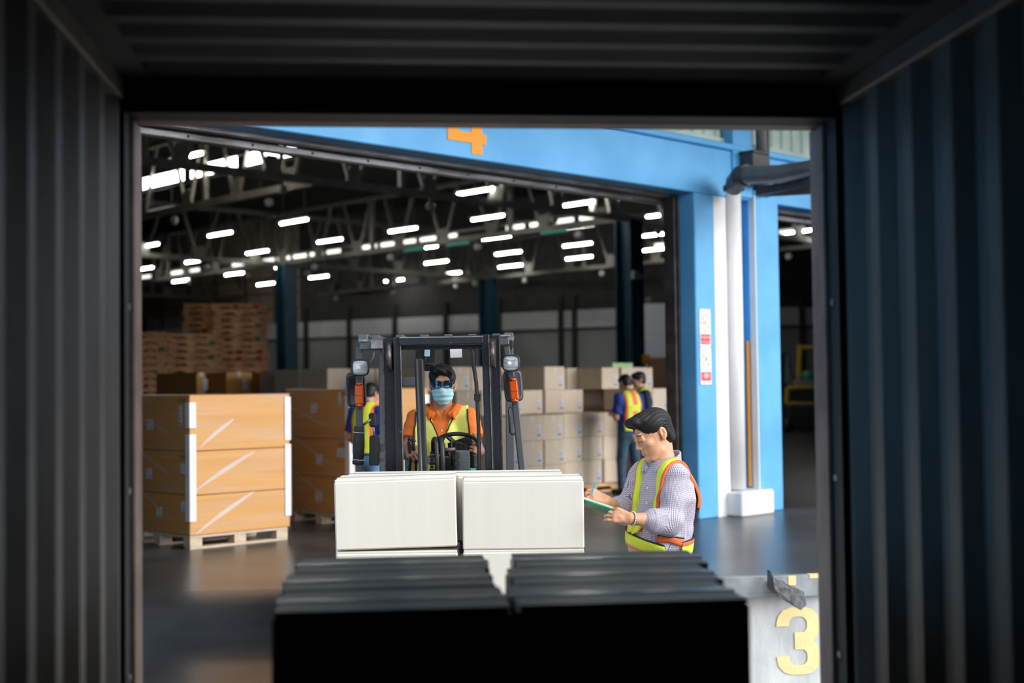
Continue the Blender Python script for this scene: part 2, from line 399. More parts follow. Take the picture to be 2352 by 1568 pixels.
# ================================================================== DOCK FLOOR
def dip(x, y):
    t = min(1, max(0, (y-8.9)/1.35)); t = t*t*(3-2*t); return -.28*(1-t)
m = MB(); nx, ny = 16, 22; X0, X1, Y1, Y2 = -7., 1.9, 4.86, 10.3
for j in range(ny+1):
    for i in range(nx+1):
        x = X0+(X1-X0)*i/nx; y = Y1+(Y2-Y1)*j/ny; m.v.append((x, y, dip(x, y)))
for j in range(ny):
    for i in range(nx):
        a = j*(nx+1)+i; m.f.append((a, a+1, a+nx+2, a+nx+1)); m.m.append(0); m.sm.append(True)
def skirt(pts, zs, zb=-1.36, mi=1):
    for (p, q, za, zc) in zip(pts[:-1], pts[1:], zs[:-1], zs[1:]):
        m.add([(p[0], p[1], zb), (q[0], q[1], zb), (q[0], q[1], zc), (p[0], p[1], za)], [(0, 1, 2, 3)], mi)
ys = [Y1+(Y2-Y1)*j/ny for j in range(ny+1)]
skirt([(X0, Y1), (X1, Y1)], [-.28, -.28]); skirt([(X1, y) for y in ys], [dip(0, y) for y in ys])
struct('floor_platform', m, ['concrete', 'dockface'])
poly = [(-11.5, 10.3), (1.9, 10.3), (9.6, 10.3), (9.6, 19.6)]+[tuple(W(a, b)[:2]) for a, b in ((46, 0), (46, 66), (-16, 66), (-16, 6))]
m = MB(); n = len(poly)
m.add([(x, y, 0) for x, y in poly], [tuple(range(n))], 0)
m.add([(x, y, -1.36) for x, y in poly]+[(x, y, 0) for x, y in poly], [(i, (i+1) % n, n+(i+1) % n, n+i) for i in range(n)], 1)
struct('floor_warehouse', m, ['concrete', 'dockface'], fix=False)
# steel edge of the dock with yellow paint
e = MB().box(1.92, 9.6, 10.235, 10.33, -.13, .003, 0, .004).box(1.92, 9.6, 10.225, 10.24, -.155, -.125, 0)
edge = struct('trim_10', e, 'curb')
p = MB().box(3.33, 5.2, 10.231, 10.31, -.02, .006)
p.box(3.16, 3.22, 10.231, 10.24, -.07, .004)
part('edge_paint', p, 'yellowp', parent=edge, label='yellow painted edge of the dock')
# the 3 on the dock face
def text(name, body, size, matn, parent=None, loc=(0, 0, 0), rot=(0, 0, 0), extrude=.002, sx=1., bold=0., align='CENTER'):
    c = bpy.data.curves.new(name, 'FONT'); c.body = body; c.size = size; c.extrude = extrude; c.offset = bold; c.align_x = align
    o = bpy.data.objects.new(name, c); COL.objects.link(o)
    dg = bpy.context.evaluated_depsgraph_get(); me = bpy.data.meshes.new_from_object(o.evaluated_get(dg)); me.materials.clear(); me.materials.append(MT[matn])
    bpy.data.objects.remove(o); o = bpy.data.objects.new(name, me); COL.objects.link(o)
    if parent:
        o.parent = parent; ALLCH.setdefault(parent.name, []).append(o)
    o.location = loc; o.rotation_euler = rot; o.scale = (sx, 1, 1); me.name = name
    return o
def stroke(mb, pts, wd, th, mi=0):
    """flat ribbon of width wd in the local xz plane, thickness th toward -y, given 2D centre line"""
    P = np.array(pts, float); n = len(P); L = []; R = []
    for i in range(n):
        d = P[min(i+1, n-1)]-P[max(i-1, 0)]; d /= np.linalg.norm(d); nn = np.array([-d[1], d[0]])*wd/2
        L.append(P[i]+nn); R.append(P[i]-nn)
    vs = [(a[0], -th, a[1]) for a in L]+[(a[0], -th, a[1]) for a in R]+[(a[0], 0, a[1]) for a in L]+[(a[0], 0, a[1]) for a in R]
    fs = []
    for i in range(n-1): fs += [(i, i+1, n+i+1, n+i), (2*n+i, 3*n+i, 3*n+i+1, 2*n+i+1), (i, 2*n+i, 2*n+i+1, i+1), (n+i, n+i+1, 3*n+i+1, 3*n+i)]
    mb.add(vs, fs, mi)
def arc(cx, cz, rx, rz_, a0, a1, n=10): return [(cx+rx*math.cos(math.radians(a0+(a1-a0)*i/n)), cz+rz_*math.sin(math.radians(a0+(a1-a0)*i/n))) for i in range(n+1)]
g = MB()
def outline(fn, n, m=None):
    return [fn(i/n) for i in range(n+1)]
def three(mb, th):
    """numeral 3 from two C-shaped halves, drawn as quads between outer and inner outlines"""
    for sg in (1, -1):
        o = [(-.175, .385), (-.172, .42), (-.16, .465), (-.12, .51), (-.06, .53), (.05, .53), (.11, .515), (.155, .475), (.172, .42), (.17, .35), (.155, .305), (.12, .27)]
        i_ = [(-.075, .385), (-.074, .405), (-.068, .43), (-.045, .452), (-.02, .458), (.02, .458), (.048, .448), (.066, .425), (.07, .40), (.066, .365), (.045, .338), (-.03, .335)]
        if sg < 0: o = [(x, .54-z) for x, z in o]; i_ = [(x, .54-z) for x, z in i_]
        o = o+[(-.03, .27)]; i_ = i_+[(-.03, .335 if sg > 0 else .205)]
        n = len(o); vs = [(x, -th, z) for x, z in o]+[(x, -th, z) for x, z in i_]
        fs = [(k, k+1, n+k+1, n+k) if sg < 0 else (k, n+k, n+k+1, k+1) for k in range(n-1)]; mb.add(vs, fs)
three(g, .004)
p3 = (at(1829, 1549, 10.5)+at(1829, 1549, 10.55))/2
g3 = part('painted_numeral', g, 'yellowp', loc=(p3[0]+.01, 10.296, p3[2]))
tag(g3, 'large faded yellow numeral 3 painted on the grey dock face', 'number')
# torn rubber pad hanging over the dock edge
b = MB(); c0 = atz(1745, 1312, .03); 
pts = [(0, .05), (.02, .0), (.24, -.10), (.25, -.20), (.20, -.235), (.03, -.13), (-.01, -.06)]
b.prism([(3.0+x, 10.19-.02*k_, z) for k_, (x, z) in enumerate(pts)], (0, -.05, 0))
b.prism([(2.985, 10.20, .06), (3.01, 10.20, .0), (3.03, 10.20, -.12), (2.98, 10.20, -.06)], (0, -.09, 0))
b.box(3.0, 3.1, 10.13, 10.24, -.09, -.03)
pad = part('rubber_bumper_scrap', b, 'rubberg' if 'rubberg' in MT else 'curbdark' if 'curbdark' in MT else 'drain', fix=True)
tag(pad, 'torn grey rubber pad hanging over the dock edge above the yellow 3', 'rubber pad')

# ================================================================== FACADE
def fobj(name, mb, mats, **k): return struct(name, mb, mats, loc=tuple(OO), rz=TH, **k)
FB = -.12
for k, (a0, a1) in enumerate(((-9.6, -7.9), (9.4, 11.0))):
    fobj('wall_pier_%d' % k, MB().box(a0, a1, FB, .35, -.0, 3.64), 'blue').name = 'trim_%d' % (11+k)
fobj('wall_facade', MB().box(-16, 20, FB, .30, 3.64, 4.18, 0, .01), 'blue')
fobj('trim_13', MB().box(-16, 20, FB-.04, .30, 4.182, 4.26, 0, .015), 'blue')
# bay closed left / right of what the photo shows
fobj('wall_front_left', MB().box(-16, -9.6, FB, .3, 0, 3.64), 'blue')
fobj('wall_front_right', MB().box(11, 46, FB, .3, 0, 9.4), 'blue')
# upper corrugated cladding
m = MB(); vs = []; fs = []; a = -16.; i = 0
while a < 20:
    for da, db in ((0, 0), (.06, 0), (.09, .03), (.19, .03)): vs += [(a+da, db, 4.26), (a+da, db, 9.4)]
    a += .22
for i in range(len(vs)//2-1): fs.append((2*i, 2*i+2, 2*i+3, 2*i+1))
m.add(vs, fs); m.box(-16, 20, -.03, .02, 4.262, 4.34)
up = fobj('wall_upper', m, 'clad')
m = MB().box(.60, .97, -.15, .02, 3.66, 7.5, 0, .01)
fobj('trim_14', m, 'blue')
struct('ceiling_added_shade', MB().box(-16, 20, -3.3, -.05, 5.3, 5.4), 'clad', loc=tuple(OO), rz=TH)  # unseen canopy, added to shade the beam and upper column
# column: left pillar, recess, right pillar
col = thing('painted_column', 'tall blue column with white vertical bands between the two dock doors', 'column', tuple(OO), TH)
def cpart(name, mb, mats, **k): return part(name, mb, mats, parent=col, **k)
cpart('left_pillar', MB().box(-.10, .46, FB, .30, 0, 3.64, 0, .012), 'blue')
cpart('white_band', MB().box(.24, .47, FB-.006, FB+.02, .0, 3.63, 0, .003), 'whitep', label='white band on the left pillar')
cpart('recess', MB().box(.46, 1.12, .02, .30, 0, 3.64), 'blue')
cpart('right_pillar', MB().box(.98, 1.46, -.16, .30, 0, 3.76, 0, .012), 'blue')
cpart('white_band', MB().box(.974, .99, -.164, -.075, 0, 3.70, 0, .002), 'whitep', label='narrow white band on the edge of the right pillar')
cpart('pier_back', MB().box(1.46, 1.64, .02, .30, 0, 3.64), 'blue')
# drain pipe with base block
rd = thing('drain_pipe', 'white round drain pipe standing in the column recess on a square base', 'pipe', tuple(W(.60, -.10)), TH)
part('pipe', MB().tube([(0, 0, .30), (0, 0, 3.72)], .118, 20), 'whitep', parent=rd)
part('base_block', MB().box(-.20, .42, -.24, .13, 0, .28, 0, .02), 'whitep', parent=rd)
pb = bpy.data.objects['base_block']
for k, (a_, z0, z1) in enumerate(((.755, .38, 2.0), (.955, .30, 2.0))):
    cd_ = part('conduit', MB().box(-.018, .018, -.03, .0, z0, z1, 0, .004), 'orangep', loc=tuple(W(a_, -.02 if k == 0 else -.03)), rz=TH)
    tag(cd_, 'thin orange conduit %s' % ('right beside the white drain pipe' if k == 0 else 'along the narrow white band'), 'conduit')
# signs
def sign(z0, kind, label):
    s = thing('safety_sign', label, 'sign', tuple(W(.05, FB-.004, z0)), TH)
    H_, W_ = .43, .205
    part('plate', MB().box(-W_/2, W_/2, -.004, 0, 0, H_, 0, .001), 'white', parent=s)
    part('border', MB().box(-W_/2, W_/2, -.0045, -.003, H_-.004, H_).box(-W_/2, W_/2, -.0045, -.003, 0, .004).box(-W_/2, -W_/2+.004, -.0045, -.003, 0, H_).box(W_/2-.004, W_/2, -.0045, -.003, 0, H_), 'iron', parent=s)
    r = MB(); stroke(r, arc(0, .275, .068, .088, 0, 360, 32), .009, .0055); stroke(r, [(-.047, .335), (.05, .213)], .009, .006)
    part('prohibition_ring', r, 'red', parent=s, fix=True)
    pic = MB()
    if kind == 0:
        pic.box(-.055, -.01, -.005, -.004, .266, .278); pk2 = MB(); stroke(pk2, [(.02, .30), (.03, .32), (.022, .335)], .004, .005); part('smoke', pk2, 'ink', parent=s, fix=True)
        part('cigarette_end', MB().box(-.005, .035, -.005, -.004, .268, .276), 'ink', parent=s)
    else:
        pic.box(-.032, -.018, -.005, -.004, .225, .255); part('match', MB().box(.022, .028, -.005, -.004, .275, .32), 'ink', parent=s); part('lighter', MB().box(.008, .018, -.005, -.004, .27, .33), 'ink', parent=s)
    part('pictogram', pic, 'ink', parent=s, fix=True)
    part('red_panel', MB().box(-.085, .085, -.006, -.004, .03 if kind == 0 else .045, .145, 0), 'red', parent=s)
    if kind == 0:
        text('lettering', 'ห้ามสูบบุหรี่', .043, 'white', s, (0, -.008, .098), (math.pi/2, 0, 0), .0005)
        text('lettering', 'NO SMOKING', .026, 'white', s, (0, -.008, .048), (math.pi/2, 0, 0), .0005)
    else:
        tb = MB(); 
        for k, (w_, z) in enumerate(((.07, .115), (.10, .095), (.06, .075))):
            q = -w_/2
            while q < w_/2: tb.box(q, q+.008, -.0075, -.006, z, z+.013); q += .013
        part('lettering', tb, 'white', parent=s)
    return s
s0 = atz; 
sign(1.48+(886-797)/206., 0, 'upper safety sign on the blue column, no smoking, with a red lettered panel')
sign(1.48+(886-884)/206., 1, 'lower safety sign on the blue column, crossed lighter and match above red panel')
# the 4 on the beam
g = MB(); th = .006
def quad(a, b, c, d): g.prism([(x, -.0, z) for x, z in (a, b, c, d)], (0, -th-.002*(len(g.f)//6), 0))
quad((.06, 0), (.20, 0), (.20, .52), (.06, .52)); quad((-.24, .10), (-.24, .20), (.25, .20), (.25, .10))
quad((-.24, .20), (-.12, .20), (.12, .52), (.06, .52))
p4 = at(1076, 347, 12.65)
# place on the beam face by intersecting the plan line
q = p4-OO; a4 = q@AD
g4 = part('painted_numeral', g, 'orangep', loc=tuple(W(a4, FB-.001, 0)+np.array([0, 0, 3.69])), rz=TH, fix=True)
tag(g4, 'orange numeral 4 painted on the blue beam over the dock door', 'number')
# rolling shutter of bay 4 (and of bay 3)
for nm, a0, a1, lb in (('rolling_shutter', -7.9, -.12, 'raised grey rolling shutter under the blue beam over the wide left dock opening'),
                      ('rolling_shutter', 1.64, 9.4, 'raised grey rolling shutter right of the striped blue column')):
    s = thing(nm, lb, 'shutter', tuple(W(a0, .32)), TH); L = a1-a0
    for k in range(3):
        z = 3.86-k*.085
        part('slat', MB().box(0, L, .0-.012*k, .03, z-.075, z, 0, .012), 'greyrib', parent=s)
    bb = MB().box(-.0, L, -.055, .03, 3.535, 3.60, 0, .01)
    part('bottom_bar', bb, 'greyrib', parent=s)
    part('header_angle', MB().box(0, L, -.19, -.12, 3.60, 3.66, 0, .006), 'greyrib', parent=s)
    bh = MB().cyl((0, -.056, 3.57), (0, -.060, 3.57), .012, n=8).mesh('bolt_hole', 'blackt')
    q = .4
    while q < L: part('bolt_hole', bh, 'blackt', parent=s, loc=(q, 0, 0)); q += .62
for a_, lb in ((-.155, 'dark steel shutter guide rail on the left side of the blue column'), (1.70, 'dark steel shutter guide rail on the right side of the blue column')):
    g = MB().box(-.05, -.02, .09, .21, 0, 3.62, 0, .004).box(.02, .05, .09, .21, 0, 3.62, 0, .004).box(-.05, .05, .20, .24, 0, 3.62, 0)
    tag(part('guide_rail', g, 'darkrail', loc=tuple(W(a_, 0)), rz=TH), lb, 'rail')
# pipes in front of the facade, right above the column
gp = thing('gutter_pipe', 'thick dark grey pipe bending off above the white drain pipe to the right', 'pipe', tuple(W(.60, -.12, 3.7)))
P = [at(1685, 432, 15.2), at(1688, 418, 15.1), at(1698, 405, 15.0), at(1716, 402, 14.9), at(1790, 400, 14.3), at(1905, 378, 13.6), at(2100, 330, 12.5)]
part('pipe', MB().tube(P, [.10, .105, .105, .105, .10, .075, .06], 16), 'drain', parent=gp, world=True)
part('pipe_collar', MB().tube([P[2], P[3]], .118, 16).tube([P[0]+np.array([0, 0, -.03]), P[0]+np.array([0, 0, .03])], .12, 16), 'darkrail', parent=gp, world=True)
tag(part('brace_bar', MB().beam(at(1742, 440, 15.0), at(1905, 408, 13.6), .09, .07), 'darkrail'), 'dark steel bar running right just below the thick pipe', 'bar')
tag(part('brace_bar', MB().beam(at(1748, 442, 15.2), at(1905, 432, 14.0), .10, .07), 'drain'), 'brown grey steel bar, lowest of those right of the column top', 'bar')
vp = thing('downpipe', 'vertical grey pipe beside a flat bar above the column', 'pipe', tuple(W(1.08, -.20, 3.7)), TH)
part('pipe', MB().tube([(0, 0, 0), (0, 0, 2.2)], .062, 14), 'drain', parent=vp)
part('flat_bar', MB().box(.09, .17, 0, .04, 0, 2.2), 'darkrail', parent=vp)
hx = thing('rainwater_head', 'dark open metal box behind the pipes over the column', 'box', tuple(W(.84, -.24, 3.80)), TH)
part('box', MB().box(-.12, .16, -.10, .08, 0, .36, 0, .01).box(-.14, .18, -.12, .08, .35, .38, 0, .005), 'darkrail', parent=hx)
# ================================================================== WAREHOUSE SHELL
def wobj(name, mb, mats, **k): return struct(name, mb, mats, loc=tuple(OO), rz=TH, **k)
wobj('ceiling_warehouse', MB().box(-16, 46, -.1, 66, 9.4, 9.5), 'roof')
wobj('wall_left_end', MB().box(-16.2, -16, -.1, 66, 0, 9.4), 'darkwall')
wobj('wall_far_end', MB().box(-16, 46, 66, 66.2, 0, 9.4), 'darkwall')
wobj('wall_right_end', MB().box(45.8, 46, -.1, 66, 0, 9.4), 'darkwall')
def wseg(p, q, name, posts, z1=3.86, z2=4.6, upper='darkwall', lower='greywall'):
    p = np.array([p[0], p[1], 0.]); q = np.array([q[0], q[1], 0.]); d = q-p; L = np.linalg.norm(d); rz = math.atan2(d[1], d[0])
    o = struct(name, MB().box(0, L, 0, .1, 0, z1), lower, loc=tuple(p), rz=rz)
    part('white_band', MB().box(0, L, -.02, .1, z1, z2), 'whiteband', parent=o)
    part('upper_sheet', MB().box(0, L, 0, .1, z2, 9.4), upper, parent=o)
    part('girt', MB().box(0, L, -.08, 0, z1-.08, z1+.02), 'roof', parent=o)
    for t in posts: part('post', MB().box(t*L-.09, t*L+.09, -.16, 0, 0, 5.2), 'roof', parent=o)
    if upper == 'beigewall':
        k = 0
        while k < L: part('mullion', MB().box(k-.05, k+.05, -.06, 0, 4.6, 7.0), 'truss', parent=o); k += 1.9
        for z in (5.3, 6.0, 6.7): part('rail', MB().box(0, L, -.06, 0, z-.04, z+.04), 'truss', parent=o)
    return o
pA, pB, pC, pD, pE = at(200, 895, 70), at(690, 895, 61.8), at(1310, 895, 54.6), at(1545, 895, 52.5), at(2150, 895, 57)
wseg(pA, pB, 'wall_gridded', [.3, .55, .78], upper='beigewall')
wseg(pB, pC, 'wall_back_far', [.03, .205, .385, .575, .765, .975], z1=3.86)
wseg(pC, pD, 'wall_back_mid', [.06, .55])
wseg(pD, pE, 'wall_back_near', [.0, .47, .62, .9])
# bright lean-to panel right of the blue column
q0, q1 = at(1474, 895, 50), at(1600, 895, 50)
d = q1-q0; rzq = math.atan2(d[1], d[0])
MT['panelW'] = mat('pale_blue_white_panel', (.62, .66, .74), .5)
MT['brownp'] = mat('brown_board', (.20, .11, .06), .7)
pw = part('partition', MB().box(0, np.linalg.norm(d), 0, .08, 2.2, 4.55), 'panelW', loc=(q0[0], q0[1], 0), rz=rzq); pw.name = 'wall_partition'; pw['kind'] = 'structure'
part('brown_board', MB().box(.2, np.linalg.norm(d), -.03, .1, .0, 2.55), 'brownp', parent=pw)

# ------------------------------------------------------------------ trusses
ZT0, ZT1 = 5.85, 7.55
def truss(p, q, label, step=1.55, r=.075, posts=3, tm='truss'):
    """triangulated truss of square tube from p to q (plan points a,b)"""
    P, Q = W(*p), W(*q); L = np.linalg.norm(Q-P); rz = math.atan2(*(Q-P)[[1, 0]])
    t = thing('roof_truss', label, 'truss', tuple(P), rz)
    part('lower_chord', MB().box(0, L, -r, r, ZT0-r, ZT0+r), tm, parent=t)
    part('upper_chord', MB().box(0, L, -r, r, ZT1-r, ZT1+r), tm, parent=t)
    hs = step*.5
    mu = MB().beam((0, 0, ZT0), (hs*.8, 0, ZT1), .075, .075, side=(0, 1, 0)).mesh('web_up', tm)
    md = MB().beam((0, 0, ZT1), (hs*.8, 0, ZT0), .075, .075, side=(0, 1, 0)).mesh('web_down', tm)
    mv = MB().box(-.06, .06, -.06, .06, ZT0, ZT1).mesh('web_post', tm)
    mg = MB().prism([(-.22, -.03, ZT0+.05), (.22, -.03, ZT0+.05), (.12, -.03, ZT0+.42), (-.12, -.03, ZT0+.42)], (0, .06, 0)).mesh('gusset', tm)
    n = int(L/(step*1.35)); k = 0
    for i in range(n):
        x = i*step*1.35+.3
        part('web_member', md, tm, parent=t, loc=(x, 0, 0)); part('web_member', mu, tm, parent=t, loc=(x+hs*.8+.16, 0, 0))
        part('gusset_plate', mg, tm, parent=t, loc=(x+hs*.8+.08, 0, 0))
        if i % posts == 1: part('web_post', mv, tm, parent=t, loc=(x+step*1.3, 0, 0))
    for i in range(0, int(L), 4):
        part('bottom_knob', MB().sphere((0, 0, 0), .11, 8), 'lamph', parent=t, loc=(i+1.8, 0, ZT0-.25))
    return t
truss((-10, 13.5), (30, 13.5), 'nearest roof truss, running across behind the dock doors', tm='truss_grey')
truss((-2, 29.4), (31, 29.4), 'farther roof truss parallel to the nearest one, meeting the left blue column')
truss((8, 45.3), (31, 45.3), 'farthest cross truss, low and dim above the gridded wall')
truss((4.7, 13.5), (4.7, 33), 'brightly lit roof truss rising to the right under the daylit roof strips', tm='truss_lit')
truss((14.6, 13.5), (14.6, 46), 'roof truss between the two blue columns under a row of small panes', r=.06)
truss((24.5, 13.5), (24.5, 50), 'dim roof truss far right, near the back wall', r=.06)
# columns
for a_, b_, lb, h in ((14.6, 13.5, 'dark blue steel column behind the two talking workers', 5.8), (14.6, 28.9, 'dark blue steel column right of the stacked pallets', 5.8),
                      (24.5, 29.4, 'slim dark blue column far back against the grey wall', 5.8), (24.5, 45.3, 'dark blue column farthest left above the pallet stacks', 5.8),
                      (31, 13.5, 'blue steel column seen through the right dock opening', 5.8), (34, 29.4, 'faint blue column far right of the back wall', 5.8)):
    c = thing('steel_column', lb, 'column', tuple(W(a_, b_)), TH)
    part('web', MB().box(-.05, .05, -.25, .25, 0, h), 'bluecol', parent=c)
    part('flange', MB().box(-.26, .26, -.27, -.22, 0, h), 'bluecol', parent=c); part('flange', MB().box(-.26, .26, .22, .27, 0, h), 'bluecol', parent=c)
    if a_ == 14.6 and b_ < 20:
        part('junction_box', MB().box(-.24, .02, -.36, -.27, 4.25, 4.45, 0, .01), 'lamph', parent=c); part('bracket', MB().box(.02, .30, -.34, -.27, 4.28, 4.36), 'lamph', parent=c)
        part('small_lamp', MB().sphere((.32, -.36, 3.72), .09, 10), 'white', parent=c)
        part('orange_beacon', MB().cyl((.18, -.36, 2.05), (.18, -.36, 2.3), .11, n=10), 'orangep', parent=c)
# daylit roof strips over the bright truss: panes between rafters
def strip(a_, b0, b1, z0, z1, pane, name, lab, matn, gap=.08, skip=(), mat2=None):
    t = thing(name, lab, 'skylight', tuple(W(a_, b0)), TH); n = int((b1-b0)/pane)
    for i in range(n):
        if i in skip: continue
        part('pane', MB().box(0, .03, i*pane+gap, (i+1)*pane-gap, z0, z1), mat2 if (mat2 and i % 5 == 3) else matn, parent=t)
    part('frame', MB().box(-.02, .05, 0, b1-b0, z0-.08, z0).box(-.02, .05, 0, b1-b0, z1, z1+.08), 'truss', parent=t)
    return t
strip(4.75, 14.2, 23.6, 6.52, 6.80, 2.3, 'roof_light', 'bright daylit roof strip above the lit truss at upper left', 'skylight', .18)
strip(14.7, 14.5, 33, 5.98, 6.10, .95, 'clerestory', 'row of small daylit panes running from the right column toward far left', 'clere', .12, skip=(4, 5, 11, 17))
strip(14.9, 15.5, 23.5, 5.78, 5.92, 2.0, 'green_pane_row', 'short row of dim green panes below the small bright panes', 'clereg', .5, skip=(1,))
strip(14.7, 34.5, 42, 5.98, 6.10, 1.2, 'clerestory', 'short row of dim panes above the left blue column', 'clere', .2, skip=(2,))
strip(24.4, 14.5, 21, 6.3, 6.45, 1.3, 'clerestory', 'pair of small panes beside the shutter rail at upper right', 'clere', .25)
# ------------------------------------------------------------------ lamps
LZ = 6.15
lampme = {}
def lamp_proto():
    t = thing('ceiling_lamp', 'x', 'lamp', (0, 0, 0), TH)
    part('housing', MB().box(-.07, .07, -.70, .70, .035, .075, 0, .01), 'lamph', parent=t)
    part('tube', MB().tube([(-.0, -.62, 0), (-.0, .62, 0)], .026, 8), 'lamp', parent=t)
    rod = MB().cyl((0, 0, .07), (0, 0, 1.4), .008, n=5).mesh('hanger_rod', 'truss')
    for y_ in (-.5, .5): part('hanger_rod', rod, 'truss', parent=t, loc=(0, y_, 0))
    return t
LP = [(425, 362), (571, 448), (372, 485), (675, 509), (505, 538), (925, 528), (757, 553), (1120, 500), (1327, 521), (1506, 539), (1140, 546), (1326, 562), (1492, 574),
      (975, 569), (1167, 581), (1330, 592), (591, 579), (448, 600), (340, 564), (538, 629), (732, 636), (415, 645), (610, 652), (905, 644), (1034, 628), (1172, 611), (1002, 602),
      (1092, 440), (1322, 469), (1526, 493), (331, 617), (655, 613), (1842, 531)]
LP = sorted(LP); proto = lamp_proto()
ordn = ['first', 'second', 'third', 'fourth', 'fifth', 'sixth', 'seventh', 'eighth', 'ninth', 'tenth', 'eleventh', 'twelfth', 'thirteenth', 'fourteenth', 'fifteenth', 'sixteenth', 'seventeenth', 'eighteenth', 'nineteenth', 'twentieth',
        'twenty-first', 'twenty-second', 'twenty-third', 'twenty-fourth', 'twenty-fifth', 'twenty-sixth', 'twenty-seventh', 'twenty-eighth', 'twenty-ninth', 'thirtieth', 'thirty-first', 'thirty-second', 'thirty-third', 'thirty-fourth']
for i, (x, y) in enumerate(LP):
    o = proto if i == 0 else copy_tree(proto)
    v = atz(x, y, LZ); o.location = tuple(v)
    o['label'] = ('glowing tube lamp under the dark roof, leftmost of all' if i == 0 else 'paired glowing lamp seen through the opening right of the column' if i == len(LP)-1 else 'glowing tube lamp under the dark roof, %s counted from the left' % ordn[i])
    o['group'] = 'tube lamps under the warehouse roof'

# ------------------------------------------------------------------ pallets
def pallet_mesh(parent, wx, wy, h, matb, stringer=True, paint=None):
    """pallet, wx along x, wy along y; top boards run along x"""
    n = 6; bw = wy/n
    me = MB().box(0, wx, 0, bw*.82, h-.02, h).mesh('board', matb)
    for i in range(n): part('board', me, matb, parent=parent, loc=(0, i*bw*1.02, 0))
    if matb == 'pallet' or not stringer:
        blk = MB().box(0, .13, 0, .12, .022, h-.022).mesh('block', matb)
        for ix, x in enumerate((0, wx/2-.065, wx-.13)):
            for iy, y in enumerate((0, wy/2-.06, wy-.12)):
                if ix == 1 and iy == 1: continue
                o = part('block', blk, matb, parent=parent, loc=(x, y, 0))
                if paint and iy == 0 and ix in paint: o.data = MB().box(0, .13, -.002, .12, .022, h-.022).mesh('block', paint[ix]); o['label'] = 'painted block'
    else:
        z0_, z1_ = .022, h-.022; zn = z0_+(z1_-z0_)*.72; pr = [(0, z0_), (.14*wx, z0_), (.18*wx, zn), (.40*wx, zn), (.44*wx, z0_), (.56*wx, z0_), (.60*wx, zn), (.82*wx, zn), (.86*wx, z0_), (wx, z0_), (wx, z1_), (0, z1_)]
        sm_ = MB().prism([(x, 0, z) for x, z in pr], (0, .04, 0)).mesh('stringer', matb); fixn(sm_)
        for y in (0, wy-.04): part('stringer', sm_, matb, parent=parent, loc=(0, y, 0))
        if paint:
            for ix, pm in paint.items(): part('painted_end', MB().box(ix*(wx-.14)/2, ix*(wx-.14)/2+.14, -.003, 0, z0_, z1_), pm, parent=parent, label='painted end of the stringer')
    sk = MB().box(0, wx, 0, .10, 0, .02).mesh('bottom_board', matb)
    for y in (0, wy/2-.05, wy-.10): part('bottom_board', sk, matb, parent=parent, loc=(0, y, 0))
# ------------------------------------------------------------------ wrapped orange stacks
def label_sheet(parent, x, y, z, w_, h, face, kind=0):
    """paper label; face 'A' lies on the front (x,z) plane, face 'B' on the (y,z) plane at x=0"""
    lb = MB(); ink = MB(); e = .003
    def bx(m, u0, u1, v0, v1, t):
        if face == 'A': m.box(x+u0, x+u1, y-t, y, z+v0, z+v1)
        else: m.box(x-t, x, y-u1, y-u0, z+v0, z+v1)
    bx(lb, 0, w_, 0, h, e)
    o = part('label', lb, 'label', parent=parent)
    if kind == 0: bx(ink, .02*w_/.1, .045*w_/.1, h*.78, h*.86, e+.001); bx(ink, w_*.78, w_*.9, h*.1, h*.35, e+.001)
    elif kind == 1:
        for k in range(4): bx(ink, w_*.15, w_*(.85-.1*(k % 2)), h*(.12+.2*k), h*(.15+.2*k), e+.001)
        bx(ink, w_*.2, w_*.8, h*.04, h*.09, e+.001)
    else: bx(ink, w_*.2, w_*.7, h*.3, h*.34, e+.001); bx(ink, w_*.3, w_*.5, h*.5, h*.53, e+.001)
    part('print', ink, 'ink', parent=o)
    return o
